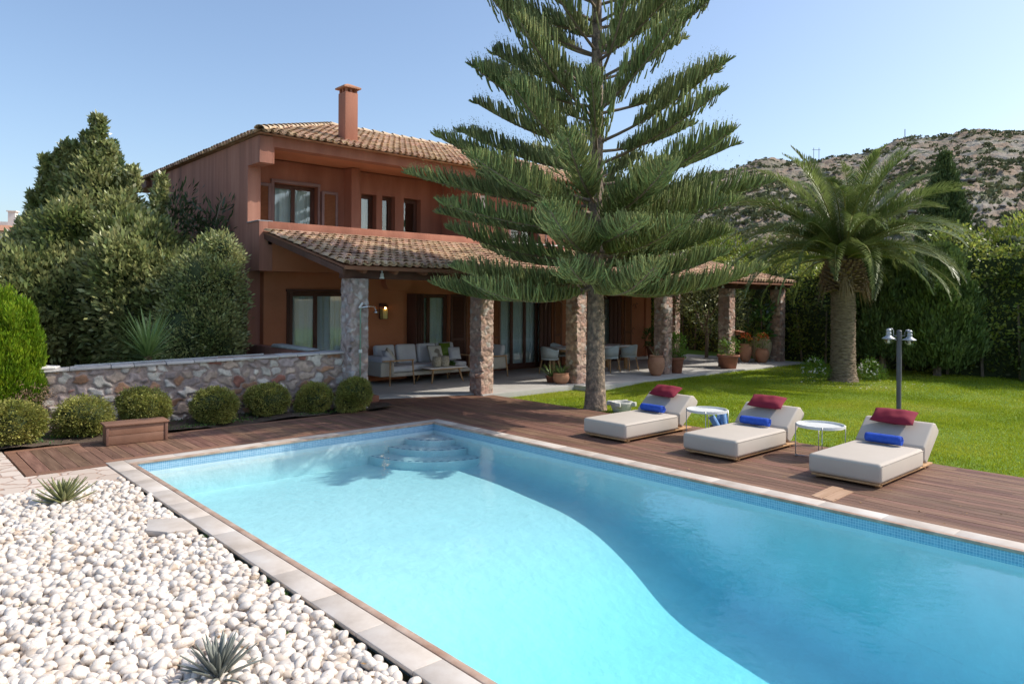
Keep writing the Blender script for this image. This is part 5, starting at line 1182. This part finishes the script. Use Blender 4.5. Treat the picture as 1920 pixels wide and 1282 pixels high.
for (z0, rad, nb, sa, sb, ph) in whorls:
    low = z0 < 4.6
    for k in range(nb):
        az = R(138+ph+k*360/nb+rs.uniform(-9, 9)); rr = rad*rs.uniform(.86, 1.06)*(.60 if z0 < 6.2 and 0 < (math.degrees(az) % 360) < 68 else .88 if z0 < 4.5 and (math.degrees(az) % 360) > 290 else 1); dxy = np.array([math.cos(az), math.sin(az), 0.]); lat = np.array([-dxy[1], dxy[0], 0]); zj = z0+rs.uniform(-.2, .2)*(z0 > 2.7)
        wob = rs.uniform(-.18, .18); sa_ = sa+rs.uniform(-.09, .09)
        def pt(t): return dxy*rr*t+lat*(wob*t*t*rr*.5)+np.array([0, 0, zj+rr*(sa_*t+sb*t*t)])
        pts = [pt(t) for t in np.linspace(0, 1, 12)]; stems.tube([tuple(p) for p in pts], [.036*(1-t*.75)*(.7+.3*rad/3) for t in np.linspace(0, 1, 12)], 6)
        bvar = rs.uniform(.88, 1.22); ns = int(rr*(31 if low else 32)*rs.uniform(.85, 1.1)); bare = .16 if low else rs.uniform(.20, .34)
        for s_ in range(ns):
            t = bare+(1-bare)*((s_+rs.rand())/ns)
            p = pt(t); tg = pt(min(1, t+.02))-pt(t-.02); tg /= np.linalg.norm(tg); q = (t-bare)/(1-bare)
            ln = (.44 if low else .38)*(1.0-.70*max(0, (q-.70)/.30)**1.3)*(.50+.50*min(1, q*3))*(.6+.4*min(1, rad/2))
            for sg in (-1, 1):
                for rep in range(2):
                    if rs.rand() < (.08 if low else .12): continue
                    if low: off = ln*rs.uniform(.0, .75)*(.25+rep*rs.rand()); d = lat*sg*rs.uniform(.1, .8)+tg*rs.uniform(.25, .75)+np.array([0, 0, .30+rs.uniform(-.2, .35)])
                    else: off = ln*(rs.uniform(0, .12) if rs.rand() < .62 else rs.uniform(.1, .9)); d = lat*sg*rs.uniform(.02, .50)+tg*rs.uniform(.30, .60)+np.array([0, 0, .72+rs.uniform(-.2, .3)])
                    P0.append(p+lat*sg*off+tg*rs.uniform(-.03, .03)); D0.append(d); LL.append(ln*rs.uniform(.6, 1.15)*bvar); CU.append([0, 0, rs.uniform(.7, 1.9)])
        # terminal tuft
        for s_ in range(9):
            P0.append(pt(.97+.03*rs.rand())); D0.append(dxy*1.0+lat*rs.normal()*.45+[0, 0, .25+rs.normal()*.15]); LL.append(.2*rs.uniform(.7, 1.1)); CU.append([0, 0, .6])
stems.build('branches', M['twig'], PT, smooth=True)
P0, D0, LL, CU = map(np.array, (P0, D0, LL, CU))
print('pine strands', len(P0))
np_mesh('crown', *tubes3(P0, D0, LL, .0165, .0105, CU, 5, 4), M['pine'], PT)
# needle fringe on the ropes
idx = np.repeat(np.arange(len(P0)), 11); tt_ = rs.rand(len(idx)); Dn = unit(D0[idx]); pos = P0[idx]+Dn*(LL[idx]*tt_)[:, None]+CU[idx]*(LL[idx]*tt_**2*.42)[:, None]*.9
dd = unit(Dn+CU[idx]*tt_[:, None]*.8+rs.normal(size=Dn.shape)*.45)
np_mesh('needles', *leaf_quads(pos, dd, (.032*(.6+.6*rs.rand(len(pos)))), .25, rs=rs), M['pine'], PT)
# a few dry hanging twigs
k = rs.choice(len(P0), 260, False); np_mesh('dry_needles', *tubes3(P0[k], np.tile([0, 0, -1.], (260, 1))+rs.normal(size=(260, 3))*.5, .16, .004, .002, np.array([0, 0, -.3]), 3, 3), M['palm_boot'], PT)

# ---- date palm
PX_, PY_ = 19.58, 8.37
PA = thing('date_palm', 'stout date palm with a thick ringed trunk and a wide arching crown on the lawn', 'palm', (PX_, PY_, -.05))
nz = 110; na = 44; V = []
for j in range(nz+1):
    z = 2.62*j/nz; r0 = .29+.10*math.exp(-z*4)
    for k in range(na):
        a = 2*PI*k/na; row = z/.062; ph = (row+ (k/na)*3) % 1; col = (k/na*15+.5*(int(row) % 2)) % 1
        bump_ = .035*(ph**1.5)*(1-.5*abs(col*2-1)**3); rr = r0+bump_+NR.normal()*.005; V.append((rr*math.cos(a), rr*math.sin(a), z))
F = [(j*na+k, j*na+(k+1) % na, (j+1)*na+(k+1) % na, (j+1)*na+k) for j in range(nz) for k in range(na)]
np_mesh('trunk', V, F, M['palm_bark'], PA, smooth=True)
# collar of cut frond bases
bt = MB(); 
for i in range(210):
    f = i/210; a = i*2.39996; z = 2.42+.78*f; r0 = .40+.17*math.sin(PI*min(1, f*.9+.1)); el = -.1+.9*f; d = Vector((math.cos(a), math.sin(a), el)).normalized(); p = Vector((math.cos(a)*r0*.75, math.sin(a)*r0*.75, z)); sd_ = Vector((-math.sin(a), math.cos(a), 0))
    L = .14+.06*rnd.random(); q = p+d*L; n_ = d.cross(sd_)
    vs = [p-sd_*.06-n_*.02, p+sd_*.06-n_*.02, p+sd_*.05+n_*.04, p-sd_*.05+n_*.04, q-sd_*.04-n_*.012, q+sd_*.04-n_*.012, q+sd_*.03+n_*.018, q-sd_*.03+n_*.018]
    bt.add(vs, [(3, 2, 1, 0), (4, 5, 6, 7), (0, 1, 5, 4), (1, 2, 6, 5), (2, 3, 7, 6), (3, 0, 4, 7)])
bt.build('frond_bases', M['palm_boot'], PA)
MB().lathe([(.28, 2.4), (.42, 2.65), (.42, 3.0), (.26, 3.3), (.02, 3.5)], n=20).build('heart', M['palm_boot'], PA, smooth=True)
def frond_mesh(L, el, droop, seed):
    rs = np.random.RandomState(seed); N_ = 70; p = np.array([.0, 0, 0]); ang = el; pts = [p.copy()]; tan = []
    for i in range(N_):
        d = np.array([math.cos(ang), 0, math.sin(ang)]); tan.append(d); p = p+d*L/N_; pts.append(p.copy()); ang -= droop/N_*(.4+1.5*i/N_)
    tan.append(tan[-1]); pts = np.array(pts); tan = np.array(tan); side = np.array([0, 1., 0]); Ps = []; Ds = []; Ls = []; 
    for i in range(7, N_+1):
        t = i/N_; ln = .46*math.sin(PI*min(1, .16+.80*t))**.7*(1.0 if t < .9 else .8); up = np.cross(tan[i], side)*-1; up = up if up[2] > 0 else -up
        for sg in (-1, 1):
            for rep in range(2):
                Ps.append(pts[i]+side*sg*.006+tan[i]*rs.uniform(-.02, .02)); Ds.append(side*sg*(.85-.35*t)+tan[i]*(.45+.5*t)+up*rs.uniform(.10, .55)); Ls.append(ln*rs.uniform(.85, 1.08))
    Ps, Ds, Ls = map(np.array, (Ps, Ds, Ls)); sd_ = np.cross(unit(Ds), unit(np.cross(np.tile([1., 0, 0], (len(Ds), 1)), Ds)))
    V, F = ribbons(Ps, Ds, Ls, .024, .45*rs.uniform(.4, 1.5, len(Ls)), 3, rs, wfun=lambda t: (.55+.9*t-1.4*t*t*t) if t < .99 else .02)
    lm_ = np_mesh('frond', V, F, M['frond']); me = lm_.data; bpy.data.objects.remove(lm_)
    st = MB().tube([tuple(q) for q in pts[::7]], [.028*(1-.85*i/10) for i in range(len(pts[::7]))], 6).build('rachis', M['rachis'], None, smooth=True); m2 = st.data; bpy.data.objects.remove(st)
    return me, m2
fk = [frond_mesh(3.25, R(e), R(dr), 30+i) for i, (e, dr) in enumerate(((82, 30), (70, 44), (56, 60), (40, 76), (24, 84), (8, 76), (-8, 60)))]
cnt = [8, 13, 18, 22, 21, 10, 0]; g_ = 0
for kind_, n_ in enumerate(cnt):
    for i in range(n_):
        g_ += 1; az = g_*2.39996+rnd.uniform(-.15, .15)
        o = bpy.data.objects.new('frond', fk[kind_][0]); link(o, PA); o.rotation_euler = (rnd.uniform(-.35, .35), rnd.uniform(-.08, .08), az); sc = rnd.uniform(.86, 1.04)*(1.0 if kind_ else .92); o.scale = (sc, sc, sc)
        o.location = (.16*math.cos(az), .16*math.sin(az), 3.52-.05*kind_); q = bpy.data.objects.new('rachis', fk[kind_][1]); link(q, o)
# dead fronds hanging at the collar
dm = mat('dead_frond', [(.30, .21, .12), (.42, .31, .19)], .85, 3)
for i, az in enumerate((-.6, -1.3, .2, 2.2, 3.6, 5.4)):
    P = np.array([[.40*math.cos(az), .40*math.sin(az), 2.9]])+NR.normal(size=(70, 3))*[.04, .04, .1]; D = np.tile([math.cos(az)*.45, math.sin(az)*.45, -.9], (70, 1))+NR.normal(size=(70, 3))*.16
    np_mesh('dead_frond', *ribbons(P, D, NR.uniform(.3, .95, 70), .022, .7, 4), dm, PA)
# shrub with pale flowers at the palm foot
for lab, (dx, dy), s_, sd0 in (('flowering rose shrub at the left foot of the date palm', (-.62, .52), 1, 3), ('low leafy shrub at the right foot of the date palm', (.62, -.45), .85, 4)):
    t = shrub('foot_shrub', lab, 'shrub', [((0, 0, .28), (.34*s_, .30*s_, .34*s_)), ((.2, -.1, .22), (.25*s_, .25*s_, .24*s_))], 'lime_leaf', 90, 10, .05, .05, (PX_+dx, PY_+dy, -.04), core=False, seed=sd0, inner=.4, group=None)
    P = sph(40)*.3*s_+[0, 0, .3]; P = P[P[:, 2] > .2]; np_mesh('blossom', *leaf_quads(np.repeat(P, 4, 0), NR.normal(size=(len(P)*4, 3)), .05, .8), M['white_plaster'], t)

# ---- hedges and trees at the back of the lawn
def hedge(lab, a, b, h, th, m, dens, seed, leaf=.13, group='tall hedge behind the lawn', name='hedge', lump=.35, z0=0.):
    rs = np.random.RandomState(seed); a = np.array(a); b = np.array(b); L = np.linalg.norm(b-a); d = (b-a)/L; nn = np.array([-d[1], d[0]])
    t = thing(name, lab, 'hedge', (0, 0, 0), group=group); n = int(L*h*dens*2.6)
    s_ = rs.rand(n)*L; z = z0+(h-z0)*rs.rand(n)**.8; face = rs.rand(n); off = np.where(face < .62, -th/2, np.where(face < .8, th/2, rs.uniform(-th/2, th/2, n))); top_ = face > .8; z = np.where(top_, h, z)
    wav = .28*np.sin(s_*1.9+z*1.1)+.20*np.sin(s_*4.3-z*2.2)+.12*np.sin(z*5+s_)
    off = off-np.sign(off)*.0+wav*.8*(np.abs(off) > th*.4)+rs.normal(size=n)*.10; z = z+lump*np.where(top_ | (z > h*.8), np.sin(s_*1.3+1)+.6*np.sin(s_*3.1), 0)
    P = np.stack([a[0]+d[0]*s_+nn[0]*off, a[1]+d[1]*s_+nn[1]*off, z], 1); keep = (np.sin(s_*5.1+z*3.3)*np.sin(z*6.1-s_*2.7)+rs.normal(size=n)*.7) > -.9; P = P[keep]
    P = np.repeat(P, 9, 0)+rs.normal(size=(len(P)*9, 3))*.10; D = rs.normal(size=P.shape)*.7-np.array([nn[0], nn[1], 0])*.0+[0, 0, .35]
    np_mesh('leaves', *leaf_quads(P, D, leaf*(.6+.6*rs.rand(len(P))), .5, rs=rs), M[m], t)
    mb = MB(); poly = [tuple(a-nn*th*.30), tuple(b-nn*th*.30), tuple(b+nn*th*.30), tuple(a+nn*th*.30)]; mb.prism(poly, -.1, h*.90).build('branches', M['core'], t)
    tr = MB(); 
    for k in range(int(L/.9)):
        p = a+d*(k+.5)*.9-nn*th*.42; tr.tube([(p[0], p[1], -.15), (p[0]+rs.normal()*.08, p[1]+rs.normal()*.08, h*.55)], [.045, .025], 6)
    tr.build('stems', M['twig'], t); return t
hedge('tall dark leafy hedge on the right edge, from the frame border to the pointed cypress', (24.3, 7.6), (24.9, -5), 3.7, 1.3, 'hedge', 26, 1)
hedge('tall hedge directly behind the palm and the squat cypress', (25.4, 13.2), (24.4, 7.4), 3.3, 1.2, 'hedge', 26, 2)
hedge('dark hedge seen between the porch pillars beyond the terrace', (29, 21.5), (25.6, 13.1), 3.5, 1.2, 'hedge', 20, 3)
hedge('dark hedge closing the garden behind the far end of the terrace', (20.5, 24.2), (29.2, 21.3), 3.6, 1.2, 'hedge', 14, 4)
hedge('low dense dark hedge in front of the tall one at the right edge', (23.55, 5.2), (23.75, -4), 1.15, .9, 'hedge', 34, 6, leaf=.09, group=None, name='low_hedge', lump=.06)
def tree(lab, px, d, py_top, rpx, m, seed, dens=6, name='tree', trunk=True, low=None, leaf=.16):
    x, y = W(px, d); zt = Zp(py_top, d); r = rpx*d/1350; rs = random.Random(seed); z0 = low if low is not None else 1.2; h = zt-z0
    lob = [((0, 0, z0+h*.5), (r*.8, r*.8, h*.42))]
    for k in range(7): a = k*.9+seed; q = rs.uniform(.3, .6); lob.append(((math.cos(a)*r*q, math.sin(a)*r*q, z0+h*rs.uniform(.3, .78)), (r*rs.uniform(.35, .55),)*2+(h*rs.uniform(.18, .28),)))
    return shrub(name, lab, 'tree', lob, m, dens, 16, .17, leaf, (x, y, 0), trunk=[(0, 0, zt*.6, .14)], seed=seed, group='trees beyond the hedge', shr=.66, inner=.6)
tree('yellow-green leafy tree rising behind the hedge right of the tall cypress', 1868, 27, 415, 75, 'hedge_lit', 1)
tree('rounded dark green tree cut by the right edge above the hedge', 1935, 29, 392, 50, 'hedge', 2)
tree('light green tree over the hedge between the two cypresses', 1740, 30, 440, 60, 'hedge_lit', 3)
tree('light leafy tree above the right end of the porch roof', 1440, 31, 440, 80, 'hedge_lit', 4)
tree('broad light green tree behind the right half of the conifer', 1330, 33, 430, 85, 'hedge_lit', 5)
tree('green tree behind the palm crown to its left', 1530, 32, 470, 70, 'hedge', 6)
tree('green tree low behind the palm fronds to its right', 1650, 31, 455, 60, 'hedge', 7)
x, y = W(1325, 26.5); shrub('pale_shrub', 'pale olive shrub seen between the fourth and fifth porch pillars', 'shrub', [((0, 0, 2.1), (1.3, 1.3, .9)), ((.5, -.4, 1.5), (.9, .9, .7))], 'laurel', 10, 10, .16, .13, (x, y, 0), core=False, trunk=[(0, 0, 1.6, .07)], seed=31, inner=.3)

# ================================================================== FAR THINGS
# hillside: polar height field
azs = np.radians(np.linspace(20, 112, 420)); ds = np.concatenate([np.linspace(62, 120, 30), np.linspace(122, 330, 190), np.linspace(335, 700, 30)])
el = np.interp(np.degrees(azs), [20, 30, 36, 42, 50, 55, 58, 62, 66, 70, 74, 77.6, 85, 95, 112], [0, 0, .6, 2.4, 6.6, 8.8, 9.8, 10.1, 10.3, 10.6, 10.95, 11.25, 12, 12.5, 12.5])
el = el+.22*np.sin(azs*31)+.12*np.sin(azs*77+1)
A, D = np.meshgrid(azs, ds); E_ = np.tile(np.tan(np.radians(el)), (len(ds), 1)); t = np.clip((D-62)/(318-62), 0, 1)
Hh = 318*E_*(t**1.15)*np.where(D > 318, 1-.25*(D-318)/400, 1); X, Y = np.sin(A)*D, np.cos(A)*D
def vn(x, y, s, sd):
    rs = np.random.RandomState(sd); o = 0
    for k in range(6): f = rs.normal(size=2)*s; o = o+np.sin(x*f[0]+y*f[1]+rs.rand()*6)
    return o/6
nzv = 2.6*vn(X, Y, .035, 1)+1.2*np.abs(vn(X, Y, .16, 2))*2+.6*np.abs(vn(X, Y, .5, 3))+.35*NR.normal(size=X.shape)
Z_ = Hh+nzv*np.clip(t*3, 0, 1)-.3+2.1*t; nA = len(azs)
V = np.stack([X.ravel(), Y.ravel(), Z_.ravel()], 1); jj, ii = np.meshgrid(np.arange(len(ds)-1), np.arange(nA-1), indexing='ij')
F = np.stack([jj*nA+ii, (jj+1)*nA+ii, (jj+1)*nA+ii+1, jj*nA+ii+1], -1).reshape(-1, 4)
struct(np_mesh('hills', V, F, M['hill'], smooth=False))
# scrub bushes over the slope: nobody could count them
rs = np.random.RandomState(5); parts_ = []; n = 13000; ia = (rs.rand(n)*(nA-1)).astype(int); idd = rs.randint(25, 221, n)
for i in range(n):
    a, q = ia[i], idd[i]
    if vn(X[q, a], Y[q, a], .03, 9)+rs.normal()*.3 < -.05: continue
    c = np.array([X[q, a], Y[q, a], Z_[q, a]]); s_ = rs.uniform(.35, 1.25)*(.6+.5*rs.rand()); m_ = 34; d = sph(m_, rs); d[:, 2] = np.abs(d[:, 2])*.75; P = c+d*s_*(.5+.5*rs.rand(m_, 1))*[1.15, 1.15, .8]
    parts_.append(leaf_quads(P, d+rs.normal(size=d.shape)*.7, .85*s_**.7, .8, rs=rs))
tag(np_mesh('hill_scrub', *cat(parts_), M['scrub']), 'dark green scrub bushes dotted over the dry rocky hillside', 'scrub', kind='stuff')
# boulders
import bmesh as _bm
parts_ = []; pbv, pbf = PB[2]
for i in range(1400):
    a, q = rs.randint(0, nA-1), rs.randint(25, 221)
    if vn(X[q, a], Y[q, a], .05, 12)+rs.normal()*.2 < .25: continue
    s_ = rs.uniform(.25, .9); v = pbv*(1+.22*rs.normal(size=(len(pbv), 1)))*[s_*1.6, s_*1.2, s_*.55]; parts_.append((v+[X[q, a], Y[q, a], Z_[q, a]], pbf))
rk = mat('grey_rock', [(.22, .20, .175), (.32, .29, .255)], .95, .5, 6, isl=.2)
tag(np_mesh('boulders', *cat(parts_), rk), 'pale limestone rocks scattered over the hillside', 'rocks', kind='stuff')
# power poles on the ridge
def on_hill(px, dist):
    az = R(TH)+math.atan((px-960)/1350); a = int(np.argmin(np.abs(azs-az))); q = int(np.argmin(np.abs(ds-dist))); return X[q, a], Y[q, a], Z_[q, a]
x, y, z = on_hill(1527, 312); pp_ = thing('power_pole', 'twin-legged power pole standing on the skyline of the hill above the palm', 'power pole', (x, y, z-.5))
MB().tube([(-.8, .7, 0), (-.8, .7, 6)], .10, 6).build('leg', M['grey_metal'], pp_); MB().tube([(.8, -.7, 0), (.8, -.7, 6)], .10, 6).build('leg', M['grey_metal'], pp_); MB().bar((-1.3, 1.1, 5.2), (1.3, -1.1, 5.2), .12, .12).build('crossbar', M['grey_metal'], pp_)
x, y, z = on_hill(1693, 312); pp_ = thing('power_pole', 'single thin pole on the skyline right of the palm top', 'power pole', (x, y, z-.5)); MB().tube([(0, 0, 0), (0, 0, 5.5)], .14, 6).build('leg', M['grey_metal'], pp_)
# white house far off at the left edge
d = 62; x, y = W(-12, d); wh_ = thing('white_house', 'distant white house with a red tile roof at the left edge', 'house', (x, y, 0), R(-28))
zt = Zp(440, d)
MB().box(-5, -3, -.1, 2.6, 5, zt-.1).box(-4.5, 1, zt+.2, 1.2, 4, zt+1.0).build('wall', M['white_plaster'], wh_)
MB().add([(-5.5, -3.6, zt-.15), (3.2, -3.6, zt-.15), (3.2, 5.4, zt-.15), (-5.5, 5.4, zt-.15), (-4, -1.8, zt+.45), (1.8, -1.8, zt+.45), (1.8, 4, zt+.45), (-4, 4, zt+.45)], [(3, 2, 1, 0), (0, 1, 5, 4), (1, 2, 6, 5), (2, 3, 7, 6), (3, 0, 4, 7), (4, 5, 6, 7)]).build('roof', M['terra'], wh_)
MB().box(1.2, -.4, zt+.2, 1.75, .2, zt+1.75).box(1.1, -.5, zt+1.75, 1.85, .3, zt+1.85).build('chimney', M['white_plaster'], wh_)
for i in range(3): MB().box(-4+i*2.1, -3.04, zt-1.6, -3.1+i*2.1, -3.0, zt-.6).build('window', M['curtain'], wh_)
# garden trees on the far left side, low behind the laurel
tree('dark tree hidden low behind the big laurel beside the red side wall', 290, 24, 470, 60, 'hedge', 11)

# ---- fallen leaves, needles and petals
lit = mat('dead_leaf', [(.22, .12, .05), (.42, .27, .12)], .9, 30, 2, isl=.4)
def litter(name, lab, n, x0, x1, y0, y1, z, size, m, ok=None, ratio=.35, seed=1):
    rs = np.random.RandomState(seed); P = np.stack([rs.uniform(x0, x1, n), rs.uniform(y0, y1, n), np.full(n, z)], 1)
    if ok is not None: P = P[ok(P[:, 0], P[:, 1])]
    D = rs.normal(size=P.shape); D[:, 2] = np.abs(D[:, 2])*.08; V, F = leaf_quads(P, D, size*(.5+rs.rand(len(P))), ratio, fold=.2, rs=rs); V[:, 2] = np.maximum(V[:, 2]*.0+z+np.abs(rs.normal(size=len(V)))*size*.12, z)
    return tag(np_mesh(name, V, F, m), lab, 'litter', kind='stuff')
litter('deck_litter', 'small brown leaves and needles scattered on the wooden deck', 420, 7.6, 10.4, 1, 12.6, .001, .035, lit, seed=2)
litter('deck_litter', 'small dry leaves on the deck strip along the round bushes', 160, 1.6, 7.5, 10.4, 11.9, .001, .03, lit, seed=3)
litter('pebble_litter', 'a few dry brown leaves lying among the white pebbles', 130, .2, 2.25, 2.8, 9.2, .0, .045, lit, seed=4, ratio=.5)
litter('lawn_litter', 'fallen pale petals and leaves on the lawn round the palm foot', 150, 17.4, 20.4, 5.9, 9.6, .012, .05, M['white_plaster'], seed=5, ratio=.7, ok=lambda x, y: ((x-19.2)/1.6)**2+((y-7.7)/1.6)**2 < 1)
litter('lawn_litter', 'dry brown needles fallen on the grass under the conifer', 500, 10.5, 14, 6.5, 12, .0, .05, lit, seed=6, ratio=.15)
hedge('leafy hedge closing the garden on the far left, beyond the golden thuja', (-12, 17.0), (.2, 17.6), 2.6, 1.2, 'hedge', 14, 15, group=None)
